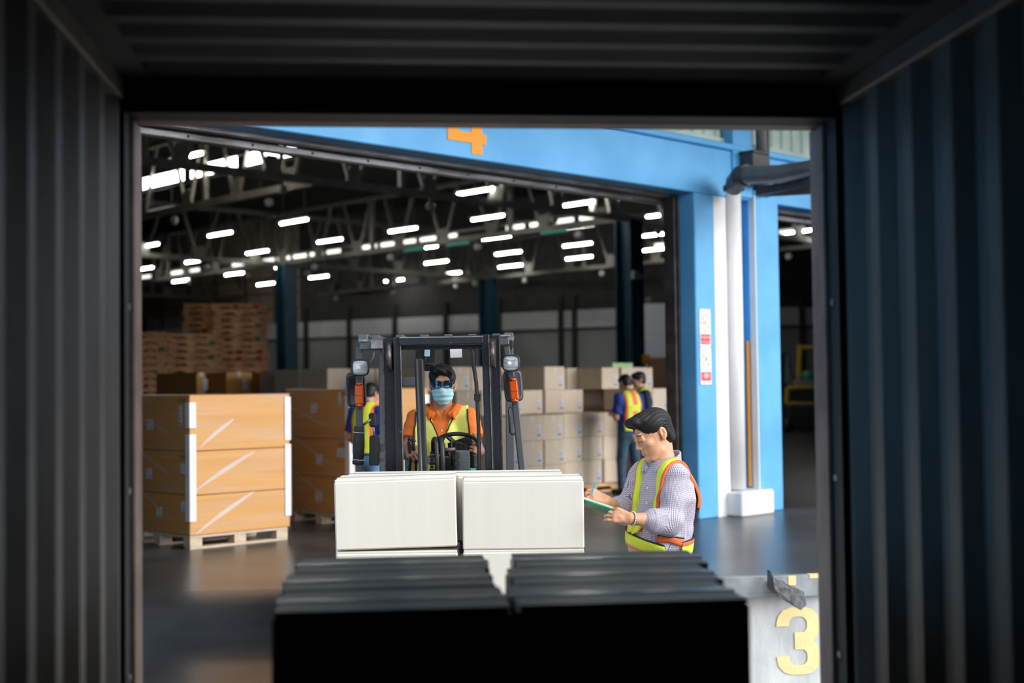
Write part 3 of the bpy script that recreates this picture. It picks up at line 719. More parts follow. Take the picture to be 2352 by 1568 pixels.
def orange_stack(a0, b0, wx, wy, layers, nm, labs, labels_txt):
    """three big wrapped cartons on a pallet; each carton is a thing"""
    base = W(a0, b0)
    pl = thing('pallet', 'pale new wooden pallet under the %s' % nm, 'pallet', tuple(base), TH)
    pallet_mesh(pl, wx-.03, wy-.03, .125, 'pallet')
    z = .128
    for k, h in enumerate(layers):
        c = thing('large_carton', labs[k], 'carton', tuple(base+np.array([0, 0, z])), TH, 'wrapped cartons of the '+nm)
        part('body', MB().box(0, wx, 0, wy, 0, h-.006, 0, .006), 'cartonO', parent=c)
        for args in labels_txt[k]: label_sheet(c, *args)
        if k > 0:
            t = text('stamp', 'PCRM', .05, 'ink', c, (-.002, .20, h-.075), (math.pi/2, 0, -math.pi/2), .0005, align='LEFT')
        z += h
    H = z
    f = thing('stretch_wrap', 'clear shiny stretch film around the %s' % nm, 'film', tuple(base), TH)
    m = MB(); e = .006
    m.add([(-e, -e, .10), (wx+e, -e, .10), (wx+e, wy+e, .10), (-e, wy+e, .10), (-e, -e, H+.004), (wx+e, -e, H+.004), (wx+e, wy+e, H+.004), (-e, wy+e, H+.004)],
          [(0, 1, 5, 4), (1, 2, 6, 5), (2, 3, 7, 6), (3, 0, 4, 7), (4, 5, 6, 7)])
    part('sheet', m, 'film', parent=f)
    for (za, zb) in ((.14, .62), (.55, 1.0), (.95, 1.30)):
        u0, u1 = (.06, wx*.62) if za < .9 else (.10, wx*.42)
        L = 8; bd = MB()
        for q in range(L):
            ta, tb = q/L, (q+1)/L; wa, wb = .010+.035*math.sin(ta*3), .010+.035*math.sin(tb*3)
            xa, xb = u0+(u1-u0)*ta, u0+(u1-u0)*tb; z_a, z_b = za+(zb-za)*.75*ta**.9, za+(zb-za)*.75*tb**.9
            bd.add([(xa, -e-.002, z_a-wa/2), (xb, -e-.002, z_b-wb/2), (xb, -e-.002, z_b+wb/2), (xa, -e-.002, z_a+wa/2)], [(0, 1, 2, 3)])
        part('film_band', bd, 'filmband', parent=f, label='bright folded band of film'); bd = MB()
        bd.add([(-e-.002, 1.1, zb-.02), (-e-.002, .35, za+.12), (-e-.002, .35, za+.13), (-e-.002, 1.1, zb-.005)], [(0, 1, 2, 3)])
        part('film_band', bd, 'filmband', parent=f)
    return base, H
l1 = [.378, .416, .535]
ln1 = ['bottom orange-brown carton of the wrapped stack nearest the container door', 'middle orange-brown carton of the wrapped stack nearest the container door', 'top orange-brown carton of the wrapped stack nearest the container door']
lt1 = [[(0, .62, .15, .10, .09, 'B', 0), (0, .16, .22, .14, .10, 'B', 2)], [(0, .82, .13, .11, .10, 'B', 0), (0, .16, .20, .13, .10, 'B', 2)], [(0, .80, .19, .11, .105, 'B', 0), (0, .19, .24, .055, .19, 'B', 1)]]
orange_stack(-5.33, 1.82, 1.13, 1.25, l1, 'leftmost wrapped orange stack', ln1, lt1)
ln2 = ['bottom orange-brown carton of the second wrapped stack', 'middle orange-brown carton of the second wrapped stack', 'top orange-brown carton of the second wrapped stack']
lt2 = [[(0, .62, .12, .11, .11, 'B', 0)], [(0, .60, .13, .11, .11, 'B', 0), (0, .22, .22, .15, .10, 'B', 2)], [(0, .70, .28, .11, .11, 'B', 0), (0, .19, .36, .055, .15, 'B', 1)]]
orange_stack(-3.08, 2.31, 1.13, 1.17, [.40, .42, .55], 'wrapped orange stack left of the forklift', ln2, lt2)
def protector(a_, b_, z0, z1, sx, lb):
    m = MB().box(-.012, .06, -.012, -.002, z0, z1).box(-.012, -.002, -.012, .06, z0, z1)
    if sx < 0: m = MB().box(-.06, .012, -.012, -.002, z0, z1).box(.002, .012, -.012, .06, z0, z1)
    o = part('corner_protector', m, 'protect', loc=tuple(W(a_, b_)), rz=TH); tag(o, lb, 'protector')
protector(-5.33, 1.82, .26, 1.08, 1, 'long white corner strip on the near left corner of the leftmost orange stack')
protector(-5.33, 1.82, 1.14, 1.38, 1, 'short white corner strip above the long one, near left corner of orange stack')
protector(-4.20, 1.82, .24, .95, -1, 'lower white corner strip on the right corner of the leftmost orange stack')
protector(-4.20, 1.82, .99, 1.42, -1, 'upper white corner strip on the right corner of the leftmost orange stack')
protector(-3.08, 2.31, .20, 1.42, 1, 'white corner strip on the second orange stack behind the forklift mirror')
protector(-1.95, 2.31, .20, 1.42, -1, 'white corner strip at the far right edge of the second orange stack')
# ------------------------------------------------------------------ old pallet stacks
proto_p = []
for k, pn in enumerate(({}, {2: 'palletG'}, {1: 'palletR', 2: 'palletR'})):
    t = thing('old_pallet', 'x', 'pallet'); pallet_mesh(t, 1.02, 1.0, .135, 'palletO', paint=pn); proto_p.append(t)
usedp = [False]*3
def pstack(x, ytop, ybot, d, label, n=None, rzj=.03, zb=0.):
    """stack standing on the floor reaching photo row ytop at column x"""
    base = at(x, 900, d); ztop = at(x, ytop, d)[2]; n = int(round((ztop-zb)/.142))
    for i in range(n):
        k = random.choice([0, 0, 1, 0, 2, 0]); o = proto_p[k] if not usedp[k] else copy_tree(proto_p[k]); usedp[k] = True
        o.location = (base[0]+random.uniform(-.04, .04)-.02*(i == n-1), base[1]+random.uniform(-.04, .04), zb+i*.142); o.rotation_euler = (0, 0, math.radians(-4)+random.uniform(-rzj, rzj))
        o['label'] = label % (ordn[n-1-i]) if i < n-1 else label % 'topmost, first'; o['group'] = 'pallets of the '+label.split('in the ')[-1]
pstack(262, 765, 900, 27, 'old brown pallet, %s from the top in the short stack at the left frame')
pstack(381, 772, 900, 28, 'old brown pallet, %s from the top in the second stack from left')
pstack(493, 697, 857, 29.5, 'old brown pallet, %s from the top in the tallest stack')
pstack(422, 700, 857, 31.5, 'old brown pallet, %s from the top in the shaded stack behind')
# ================================================================== CARTONS
def carton(nm, wx, wy, h, matb, lab, cat='carton', lbl=True, tapem='tape', wall_tape=True, lblx=.6, lblz=.25, edge=False, slot=True):
    t = thing(nm, lab, cat)
    m = MB().box(0, wx, 0, wy, 0, h-.008, 0, .008)
    m.box(.004, wx-.004, .004, wy/2-.0025, h-.009, h, 0, .003).box(.004, wx-.004, wy/2+.0025, wy-.004, h-.009, h, 0, .003)
    part('body', m, matb, parent=t)
    tp = MB().box(-.001, wx+.001, wy/2-.028, wy/2+.028, h-.001, h+.0012).box(-.0012, 0, wy/2-.028, wy/2+.028, h-.07, h)
    part('tape', tp, tapem, parent=t)
    return t
def bgcarton(lab):
    """storage carton: narrow end (x) faces outward with tape and label"""
    wx, wy, h = .40, .62, .33
    t = thing('carton', lab, 'carton')
    m = MB().box(0, wx, 0, wy, 0, h-.006, 0, .007).box(.004, wx/2-.0025, .004, wy-.004, h-.007, h).box(wx/2+.0025, wx-.004, .004, wy-.004, h-.007, h)
    part('body', m, 'carton', parent=t)
    part('tape', MB().box(wx/2-.025, wx/2+.025, -.0015, wy, h-.001, h+.001).box(wx/2-.025, wx/2+.025, -.0015, 0, h-.10, h), 'tape', parent=t)
    lb = part('label', MB().box(wx*.70, wx*.70+.08, -.003, 0, .04, .19), 'label', parent=t)
    pr = MB().box(wx*.72, wx*.70+.07, -.004, -.002, .055, .08)
    for z in (.10, .12, .14, .16): pr.box(wx*.72, wx*.70+.06, -.004, -.002, z, z+.006)
    part('print', pr, 'ink', parent=lb)
    return t
PB = [bgcarton('x'), None]; bused = [False]
def storage(nm, a0, b0, cols, mat_=None, z0=.125, flip=False):
    """cols: list of (i, j, [layers]) ; cartons .41 x .635 grid from (a0,b0)"""
    for (i, j, ls) in cols:
        for l in ls:
            o = PB[0] if not bused[0] else copy_tree(PB[0]); bused[0] = True
            ja, jb = random.uniform(-.012, .012), random.uniform(-.03, .015)
            o.location = tuple(W(a0+i*.412+ja, b0+j*.64+jb, z0+l*.331)); o.rotation_euler = (0, 0, TH+random.uniform(-.02, .02))
            row = ['bottom', 'second', 'third', 'fourth', 'fifth', 'sixth'][int(l)]
            o['label'] = 'beige carton, %s row up, %s from left, %s rank, %s' % (row, ordn[int(i)], ['front', 'second', 'third', 'fourth'][j], nm)
            o['group'] = 'cartons of the '+nm
            for ch in ALLCH.get('carton', []): pass
            if mat_:
                for ch in o.children:
                    if ch.name.startswith('body'):
                        ch.data = MATBODY.setdefault(mat_, ch.data.copy()); ch.data.materials[0] = MT[mat_]
MATBODY = {}
def base_pallet(a, b, lab, wx=1.2):
    p = thing('pallet', lab, 'pallet', tuple(W(a, b)), TH); pallet_mesh(p, wx, 1.25, .12, 'palletO')
R5 = [0, 1, 2, 3, 4]
# block right of the forklift (nearest), block beside the workers, block behind them
storage('block beside the workers', 1.42, 3.40, [(0, 0, [0, 1, 2]), (1, 0, [0, 1, 2]), (2, 0, [0, 1, 2])])
storage('loose rows by the workers', 1.20, 3.95, [(0, 0, [3]), (1, 0, [3]), (2, 0, [3]), (1, 0, [4])])
base_pallet(1.42, 3.42, 'brown pallet under the carton block beside the workers')
storage('block right of the forklift', -.10, 3.10, [(0, 0, R5[:3]), (1, 0, R5[:3]), (2, 0, R5[:3])])
storage('upper rows right of the forklift', -.26, 3.70, [(0, 0, [3]), (1, 0, [3]), (2, 0, [3]), (0, 1, [4]), (1, 1, [4]), (2, 1, [4])])
base_pallet(-.10, 3.12, 'brown pallet under the carton block just right of the forklift')
storage('tall block right of the workers', 3.35, 3.75, [(0, 0, [0, 1, 2, 3]), (1, 0, [0, 1, 2, 3]), (2, 0, [0, 1, 2, 3]), (0, 1, [4]), (1, 1, [4]), (2, 1, [4])])
base_pallet(3.35, 3.77, 'brown pallet under the tall carton block right of the two workers')
storage('wall behind the workers', 1.45, 4.9, [(i, 0, R5) for i in range(7)])
storage('wall behind the forklift', -1.0, 5.5, [(i, 0, R5) for i in range(5)]+[(i, 1, [4]) for i in range(5)])
storage('low wall left of the mast', -.62, 7.1, [(i, 0, R5) for i in range(4)])
tag(part('green_tag', MB().box(0, .34, 0, .05, 0, .09, 0, .005).box(.34, .5, 0, .05, 0, .09, 0, .005), 'lime', loc=tuple(W(4.28, 5.0, .125+5*.331-.004)), rz=TH), 'pale green strip lying on the topmost beige cartons by the workers', 'strip')
# olive / orange row behind the leftmost stack
def cartonO(a, b, z, wx, wy, h, lab, m='cartonG'):
    t = thing('carton', lab, 'carton', tuple(W(a, b, z)), TH)
    me = MB().box(0, wx, 0, wy, 0, h, 0, .008); me.m[0:0] = []
    part('body', me, m, parent=t)
    part('tape', MB().box(wx/2-.03, wx/2+.03, -.002, wy, h, h+.002).box(wx/2-.03, wx/2+.03, -.002, 0, h-.08, h), 'tape', parent=t)
    part('label', MB().box(wx*.62, wx*.62+.09, -.003, 0, h-.27, h-.10), 'label', parent=t)
    return t
for k, (px, d, lb) in enumerate(((520, 20.5, 'orange-brown carton with white label, left of the two behind the wrapped stack'), (632, 21.2, 'orange-brown carton with white label, right of the two behind the wrapped stack'),
                                 (452, 20.3, 'orange-brown carton, leftmost behind the wrapped stack'))):
    base = at(px, 900, d)-OO; a_, b_ = base@AD, base@BD
    for l in range(4):
        t = cartonO(a_, b_, .12+l*.415, .46 if k < 2 else .16, 1.2, .41, lb+(', top one' if l == 3 else ', %s one' % ['bottom', 'second', 'third'][l]), 'cartonO')


# ------------------------------------------------------------------ dark cartons inside the container
dk = []
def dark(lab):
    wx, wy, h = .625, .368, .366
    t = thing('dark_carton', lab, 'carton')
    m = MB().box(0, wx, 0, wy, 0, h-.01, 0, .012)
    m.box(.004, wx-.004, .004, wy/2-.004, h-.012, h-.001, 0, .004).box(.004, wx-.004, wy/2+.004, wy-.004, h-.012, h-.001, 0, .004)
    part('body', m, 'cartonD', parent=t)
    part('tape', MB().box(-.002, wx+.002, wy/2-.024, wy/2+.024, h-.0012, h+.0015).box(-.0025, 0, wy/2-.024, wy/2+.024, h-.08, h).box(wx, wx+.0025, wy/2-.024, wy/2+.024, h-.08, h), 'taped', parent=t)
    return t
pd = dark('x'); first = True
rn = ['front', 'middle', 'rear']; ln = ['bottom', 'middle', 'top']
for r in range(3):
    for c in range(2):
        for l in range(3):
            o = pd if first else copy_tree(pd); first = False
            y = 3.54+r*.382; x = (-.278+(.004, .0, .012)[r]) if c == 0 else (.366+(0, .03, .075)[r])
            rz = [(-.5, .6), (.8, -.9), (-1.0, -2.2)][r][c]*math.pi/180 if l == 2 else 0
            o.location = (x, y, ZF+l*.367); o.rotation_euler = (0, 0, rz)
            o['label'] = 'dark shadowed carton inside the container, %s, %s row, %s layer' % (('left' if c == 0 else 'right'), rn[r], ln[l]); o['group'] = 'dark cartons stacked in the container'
# ------------------------------------------------------------------ pale cartons on the forklift
def pale(lab):
    wx, wy, h = .622, .395, .358
    t = thing('pale_carton', lab, 'carton')
    m = MB().box(0, wx, 0, wy, 0, h-.010, 0, .007)
    m.box(.003, wx-.003, .003, wy/2-.003, h-.012, h, 0, .003).box(.003, wx-.003, wy/2+.003, wy-.003, h-.012, h, 0, .003)
    part('body', m, 'cartonL', parent=t)
    part('tape', MB().box(-.0015, wx+.0015, wy/2-.026, wy/2+.026, h-.001, h+.0014).box(-.002, 0, wy/2-.026, wy/2+.026, h-.07, h).box(wx, wx+.002, wy/2-.026, wy/2+.026, h-.07, h), 'tape', parent=t)
    return t
first = True; pp = pale('x')
FT = -5.77*math.pi/180        # forklift frame: x = r0, y = f0
def FL(x, y, z): return CAM*0+r0*x+f0*y+UP*z
ZB = -.065; base_x = (768-1176)/3100*6.94
for l in range(3):
    for r in range(2):
        for c in range(2):
            o = pp if first else copy_tree(pp); first = False
            x = -.914 if c == 0 else -.264; y = 6.94+r*.402; rz = FT; tilt = 0
            if l == 2 and c == 0 and r == 0: rz += math.radians(2.0); tilt = math.radians(-1.1); y -= .01
            if l < 2 and c == 0 and r == 1: x -= .055
            if l == 2 and r == 1 and c == 1: x -= .09
            o.location = tuple(FL(x, y, ZB+l*.360+(.006 if tilt else 0))); o.rotation_euler = (0, tilt, rz)
            o['label'] = 'pale cream carton on the forklift, %s layer, %s %s' % (ln[l], ['front', 'back'][r], ['left', 'right'][c]); o['group'] = 'pale cartons carried by the forklift'
lp = thing('load_pallet', 'wooden pallet on the forklift forks under the pale cartons', 'pallet', tuple(FL(-.93, 6.93, -.196)), FT); pallet_mesh(lp, 1.30, .82, .128, 'pallet')
# small creases and a dent on the right front carton
for ob in [pp]: pass
# ================================================================== SIGNED-DISTANCE MODELLING (bodies, clothes)
def nrm(v): v = np.array(v, float); return v/np.linalg.norm(v)
def smin(a, b, k):
    if k <= 0: return np.minimum(a, b)
    h = np.clip(.5+.5*(b-a)/k, 0, 1); return b*(1-h)+a*h-k*h*(1-h)
def smax(a, b, k): return -smin(-a, -b, k)
def cap(a, b, ra, rb=None):
    a = np.array(a, float); b = np.array(b, float); rb = ra if rb is None else rb; d = b-a; L2 = max(1e-12, d@d)
    def f(P):
        q = P-a; t = np.clip((q@d)/L2, 0, 1); return np.linalg.norm(q-t[:, None]*d, axis=1)-(ra+(rb-ra)*t)
    return f
def ell(c, r, R=None):
    """ellipsoid; R rows are its axes"""
    c = np.array(c, float); r = np.array(r, float); R = np.eye(3) if R is None else np.array(R)
    def f(P):
        q = (P-c)@R.T; k0 = np.linalg.norm(q/r, axis=1); k1 = np.linalg.norm(q/(r*r), axis=1); return k0*(k0-1)/np.maximum(k1, 1e-9)
    return f
def ecap(a, b, wa, wb, ta, tb, side):
    """elliptic capsule: half width w along side, half thickness t across"""
    a = np.array(a, float); b = np.array(b, float); d = b-a; L = np.linalg.norm(d); dn = d/L; s = np.array(side, float); s = nrm(s-dn*(s@dn)); t_ = np.cross(dn, s)
    def f(P):
        q = P-a; z = q@dn; u = np.clip(z/L, 0, 1); w_ = wa+(wb-wa)*u; t = ta+(tb-ta)*u
        zz = z-u*L; x = q@s; y = q@t_; m = (w_+t)/2
        k = np.sqrt((x/w_)**2+(y/t)**2+(zz/m)**2); k1 = np.sqrt((x/w_**2)**2+(y/t**2)**2+(zz/m**2)**2)
        return k*(k-1)/np.maximum(k1, 1e-9)
    return f
def U(k, *fs):
    def f(P):
        d = fs[0](P)
        for g in fs[1:]: d = smin(d, g(P), k)
        return d
    return f
def Sub(f, g, k=.004): return lambda P: smax(f(P), -g(P), k)
def And(f, g, k=.003): return lambda P: smax(f(P), g(P), k)
def Bnd(f, c, R):
    """evaluate f only near its bounding sphere"""
    c = np.array(c, float)
    def g(P):
        d = np.linalg.norm(P-c, axis=1)-R; m = d < .035; out = np.maximum(d, .035)
        if m.any(): out[m] = f(P[m])
        return out
    return g
def half(p, n):
    """solid on the side opposite to n"""
    p = np.array(p, float); n = nrm(n); return lambda P: (P-p)@n
def Off(f, e): return lambda P: f(P)-e
def folds(f, amp, specs):
    """specs: (direction, frequency, phase)"""
    def g(P):
        d = f(P); s = 0
        for dv, fr, ph in specs: s = s+np.sin((P@np.array(dv))*fr+ph+1.5*np.sin(P@np.array([9., 7., 11.])+ph))
        return d-amp*s/len(specs)
    return g
def mesh_sdf(name, f, lo, hi, h, mats, matf=None, parent=None, smooth=True, uvf=None, label=None):
    lo = np.array(lo, float); hi = np.array(hi, float); B = 6; n = np.ceil((hi-lo)/h/B).astype(int)*B+1
    # coarse pass
    nc = (n-1)//B+1; g = [lo[i]+np.arange(nc[i])*h*B for i in range(3)]
    C = np.stack(np.meshgrid(*g, indexing='ij'), -1).reshape(-1, 3); cv = f(C).reshape(nc)
    V = np.repeat(np.repeat(np.repeat(cv, B, 0), B, 1), B, 2)[:n[0], :n[1], :n[2]].astype(np.float32)
    thr = h*B*1.9
    mn = np.abs(cv); act = mn < thr
    pad = np.zeros(tuple(nc), bool)
    for dx in (0, -1):
        for dy in (0, -1):
            for dz in (0, -1): pad |= np.roll(act, (dx, dy, dz), (0, 1, 2))
    pad |= act; bi = np.argwhere(pad[:-1, :-1, :-1]) if min(nc) > 1 else np.zeros((0, 3), int)
    r = np.arange(B+1); loc = np.stack(np.meshgrid(r, r, r, indexing='ij'), -1).reshape(-1, 3)
    for s in range(0, len(bi), 400):
        I = (bi[s:s+400, None, :]*B+loc[None]).reshape(-1, 3); V[I[:, 0], I[:, 1], I[:, 2]] = f(lo+I*h)
    ins = V < 0; nx, ny, nz_ = V.shape
    c = [ins[i:nx-1+i, j:ny-1+j, k:nz_-1+k] for i in (0, 1) for j in (0, 1) for k in (0, 1)]
    sm = sum(x.astype(np.int8) for x in c); cells = np.argwhere((sm > 0) & (sm < 8)); idx = -np.ones((nx-1, ny-1, nz_-1), np.int32); idx[cells[:, 0], cells[:, 1], cells[:, 2]] = np.arange(len(cells))
    acc = np.zeros((len(cells), 3)); cnt = np.zeros(len(cells)); corners = [(i, j, k) for i in (0, 1) for j in (0, 1) for k in (0, 1)]
    val = {q: V[cells[:, 0]+q[0], cells[:, 1]+q[1], cells[:, 2]+q[2]] for q in corners}
    for q in corners:
        for ax in range(3):
            if q[ax] == 0:
                p = list(q); p[ax] = 1; p = tuple(p); a, b = val[q], val[p]; cr = (a < 0) != (b < 0); t = np.where(cr, a/np.where(cr, a-b, 1), 0)
                pt = np.array(q, float)+np.outer(t, np.eye(3)[ax]); acc[cr] += pt[cr]; cnt[cr] += 1
    vert = lo+(cells+acc/cnt[:, None])*h
    faces = []
    for ax in range(3):
        a1, a2 = [(1, 2), (2, 0), (0, 1)][ax]
        sl0 = [slice(None)]*3; sl1 = [slice(None)]*3; sl0[ax] = slice(0, -1); sl1[ax] = slice(1, None)
        cr = ins[tuple(sl0)] != ins[tuple(sl1)]; E = np.argwhere(cr)
        E = E[(E[:, a1] > 0) & (E[:, a2] > 0) & (E[:, a1] < V.shape[a1]-1) & (E[:, a2] < V.shape[a2]-1)]
        if not len(E): continue
        o1 = np.zeros(3, int); o1[a1] = 1; o2 = np.zeros(3, int); o2[a2] = 1
        q = [idx[tuple((E-o1-o2).T)], idx[tuple((E-o2).T)], idx[tuple(E.T)], idx[tuple((E-o1).T)]]
        Q = np.stack(q, 1); flip = ~ins[tuple(E.T)]; Q[flip] = Q[flip][:, ::-1]; faces.append(Q)
    Q = np.concatenate(faces) if faces else np.zeros((0, 4), int)
    # relax vertices onto the surface once
    e = h*.3
    for _ in range(1):
        d = f(vert); gr = np.stack([(f(vert+np.eye(3)[i]*e)-f(vert-np.eye(3)[i]*e))/(2*e) for i in range(3)], 1); gl = np.maximum(1e-3, (gr**2).sum(1))
        st = np.clip(d/gl, -h*.5, h*.5); vert = vert-gr*st[:, None]
    off = wloc(parent) if parent is not None else np.zeros(3)
    me = bpy.data.meshes.new(name); me.vertices.add(len(vert)); me.vertices.foreach_set('co', (vert-off).astype(np.float32).ravel())
    me.loops.add(len(Q)*4); me.loops.foreach_set('vertex_index', Q.astype(np.int32).ravel())
    me.polygons.add(len(Q)); me.polygons.foreach_set('loop_start', np.arange(len(Q), dtype=np.int32)*4)
    me.update(calc_edges=True); me.validate()
    for m_ in (mats if isinstance(mats, (list, tuple)) else [mats]): me.materials.append(MT[m_])
    me.polygons.foreach_set('use_smooth', np.ones(len(me.polygons), bool))
    if matf is not None:
        cen = vert[Q].mean(1); me.polygons.foreach_set('material_index', matf(cen).astype(np.int32))
    if uvf is not None:
        uv = me.uv_layers.new(name='UVMap'); lv = np.zeros(len(me.loops), np.int32); me.loops.foreach_get('vertex_index', lv)
        uv.data.foreach_set('uv', uvf(vert)[lv].astype(np.float32).ravel())
    o = bpy.data.objects.new(name, me); COL.objects.link(o)
    if parent is not None: o.parent = parent; ALLCH.setdefault(parent.name, []).append(o)
    if label: o['label'] = label
    return o
def project(f, P, it=6):
    P = np.array(P, float); e = .002
    for _ in range(it):
        d = f(P); g = np.stack([(f(P+np.eye(3)[i]*e)-f(P-np.eye(3)[i]*e))/(2*e) for i in range(3)], 1)
        P = P-g*(d/np.maximum(1e-3, (g**2).sum(1)))[:, None]
    return P
def ribbon(name, f, path, width, mats, rows, parent, off=.004, th=.003, n=60, label=None):
    """band lying on surface f. path: list of (point, side direction); rows: list of (fraction from, to, material index)"""
    pts = np.array([p for p, s in path], float); sd_ = np.array([nrm(s) for p, s in path]); seg = np.concatenate([[0], np.cumsum(np.linalg.norm(np.diff(pts, axis=0), axis=1))])
    u = np.linspace(0, seg[-1], n); C = np.stack([np.interp(u, seg, pts[:, i]) for i in range(3)], 1); S = np.stack([np.interp(u, seg, sd_[:, i]) for i in range(3)], 1)
    for _ in range(3): C[1:-1] = (C[:-2]+2*C[1:-1]+C[2:])/4; S[1:-1] = (S[:-2]+2*S[1:-1]+S[2:])/4
    C = project(f, C); S /= np.linalg.norm(S, axis=1)[:, None]
    m = MB(); 
    for fr, to, mi in rows:
        ks = np.linspace(fr, to, 4); L = []
        for k in ks:
            P = project(f, C+S*((k-.5)*width)); e = .002
            g = np.stack([(f(P+np.eye(3)[i]*e)-f(P-np.eye(3)[i]*e))/(2*e) for i in range(3)], 1); g /= np.linalg.norm(g, axis=1)[:, None]
            L.append((P+g*off, P-g*.002))
        vs = []; K = len(ks)
        for a, b in L: vs += list(a)
        for a, b in L: vs += list(b)
        fs = []; nn = n
        for k in range(K-1):
            for i in range(nn-1): fs.append((k*nn+i, k*nn+i+1, (k+1)*nn+i+1, (k+1)*nn+i))
        for k, j in ((0, K*nn), (K-1, K*nn+(K-1)*nn)):
            for i in range(nn-1): fs.append((k*nn+i, k*nn+i+1, j+i+1, j+i))
        for i in (0, nn-1):
            for k in range(K-1): fs.append((k*nn+i, (k+1)*nn+i, K*nn+(k+1)*nn+i, K*nn+k*nn+i))
        m.add(vs, fs, mi, True)
    return part(name, m, mats, parent=parent, world=True, label=label, fix=True)

class Head:
    """head frame: x right of the person, y forward, z up; origin at skull centre; returns SDF pieces in world space"""
    def __init__(s, o, fwd, up, k=1.):
        s.o = np.array(o, float); y = nrm(fwd); z = np.array(up, float); z = nrm(z-y*(z@y)); x = np.cross(y, z); s.R = np.stack([x, y, z]); s.k = k
    def p(s, x, y, z): return s.o+s.k*(np.array([x, y, z])@s.R)
    def e(s, c, r, rot=None): return ell(s.p(*c), np.array(r)*s.k, s.R)
    def c(s, a, b, ra, rb=None): return cap(s.p(*a), s.p(*b), ra*s.k, (rb if rb is not None else ra)*s.k)
    def face(s):
        f = U(.02, s.e((0, -.012, .035), (.074, .095, .090)), s.e((0, .022, -.02), (.064, .070, .085)), s.e((0, .033, -.066), (.050, .052, .046)))
        f = U(.012, f, s.c((-.032, .082, .036), (.032, .082, .036), .014), s.e((.044, .058, -.012), (.022, .026, .022)), s.e((-.044, .058, -.012), (.022, .026, .022)),
              s.e((0, .074, -.092), (.022, .018, .018)), s.c((-.045, .01, -.075), (-.022, .06, -.095), .016), s.c((.045, .01, -.075), (.022, .06, -.095), .016))
        for sx in (-1, 1): f = Sub(f, s.e((sx*.032, .104, .018), (.019, .018, .013)), .014)
        for sx in (-1, 1): f = U(.008, f, s.e((sx*.032, .079, .013), (.0165, .013, .013)))
        f = U(.007, f, s.c((0, .088, .022), (0, .104, -.014), .0075, .0095), s.e((0, .104, -.020), (.0105, .011, .009)), s.e((.013, .098, -.024), (.009, .012, .008)), s.e((-.013, .098, -.024), (.009, .012, .008)))
        f = U(.005, f, s.c((-.017, .087, -.052), (.017, .087, -.052), .0050), s.c((-.013, .086, -.061), (.013, .086, -.061), .0058), s.e((0, .082, -.057), (.026, .013, .014)))
        f = Sub(f, s.c((-.024, .100, -.0565), (.024, .100, -.0565), .0042), .004)
        for sx in (-1, 1):
            ear = U(.006, s.e((sx*.079, -.020, .006), (.009, .019, .031)), s.e((sx*.075, -.013, -.022), (.008, .010, .013)))
            ear = Sub(ear, U(.004, s.e((sx*.088, -.018, .010), (.0085, .010, .017)), s.e((sx*.087, -.010, -.006), (.008, .006, .010))), .003)
            ear = U(.003, ear, s.c((sx*.082, -.024, .018), (sx*.082, -.026, -.004), .0028))
            f = U(.006, f, ear)
        return Bnd(f, s.o, .185*s.k)
def hand(wr, fd, bn, th_side, curls, sp=.12, tcurl=.5, tdir=None, k=1., pinch=None):
    """wr wrist, fd direction to knuckles, bn back-of-hand normal, th_side +-1 along cross(fd,bn) toward thumb"""
    wr = np.array(wr, float); fd = nrm(fd); bn = np.array(bn, float); bn = nrm(bn-fd*(bn@fd)); t = np.cross(fd, bn)*th_side; fs = []; ff = []
    lens = (.066, .074, .068, .054); base = (.031, .0105, -.0105, -.030); rad = (.0092, .0094, .0088, .0078); kn = (.082, .086, .082, .074)
    for i in range(4):
        K = wr+fd*kn[i]*k+t*base[i]*k; fs.append(ecap(wr+fd*.01+t*base[i]*.55*k, K, .013*k, .0125*k, .015*k, .012*k, t))
        d = nrm(fd+t*sp*(1.5-i)*.5); n = bn; p = K; c = curls[i] if hasattr(curls, '__len__') else curls; ca = c if hasattr(c, '__len__') else (c, c*1.1, c*.7)
        for j, fr in enumerate((.46, .30, .24)):
            a = ca[j]; d, n = nrm(d*math.cos(a)-n*math.sin(a)), nrm(n*math.cos(a)+d*math.sin(a)); q = p+d*lens[i]*k*fr*1.05; r0_ = rad[i]*(1-.08*j)*k
            ff.append(cap(p, q, r0_, r0_*.93)); p = q
    tb = wr+fd*.022*k+t*.022*k; td = nrm(tdir) if tdir is not None else nrm(fd*.65+t*.75-bn*.25)
    m1 = tb+td*.040*k; n2 = nrm(td+fd*.35*1-bn*tcurl*.5); m2 = m1+n2*.032*k; n3 = nrm(n2+fd*.2-bn*tcurl*.5); m3 = m2+n3*.024*k
    th = U(.004, cap(tb, m1, .0155*k, .0115*k), cap(m1, m2, .0108*k, .0098*k), cap(m2, m3, .0098*k, .0085*k))
    palm = U(.012, *fs, cap(wr+t*.012*k, m1-td*.012*k, .015*k, .013*k))
    return Bnd(U(.004, U(.007, palm, th), *ff), wr+fd*.075, .15), ff
def bbox(pts, pad): P = np.array(pts); return P.min(0)-pad, P.max(0)+pad
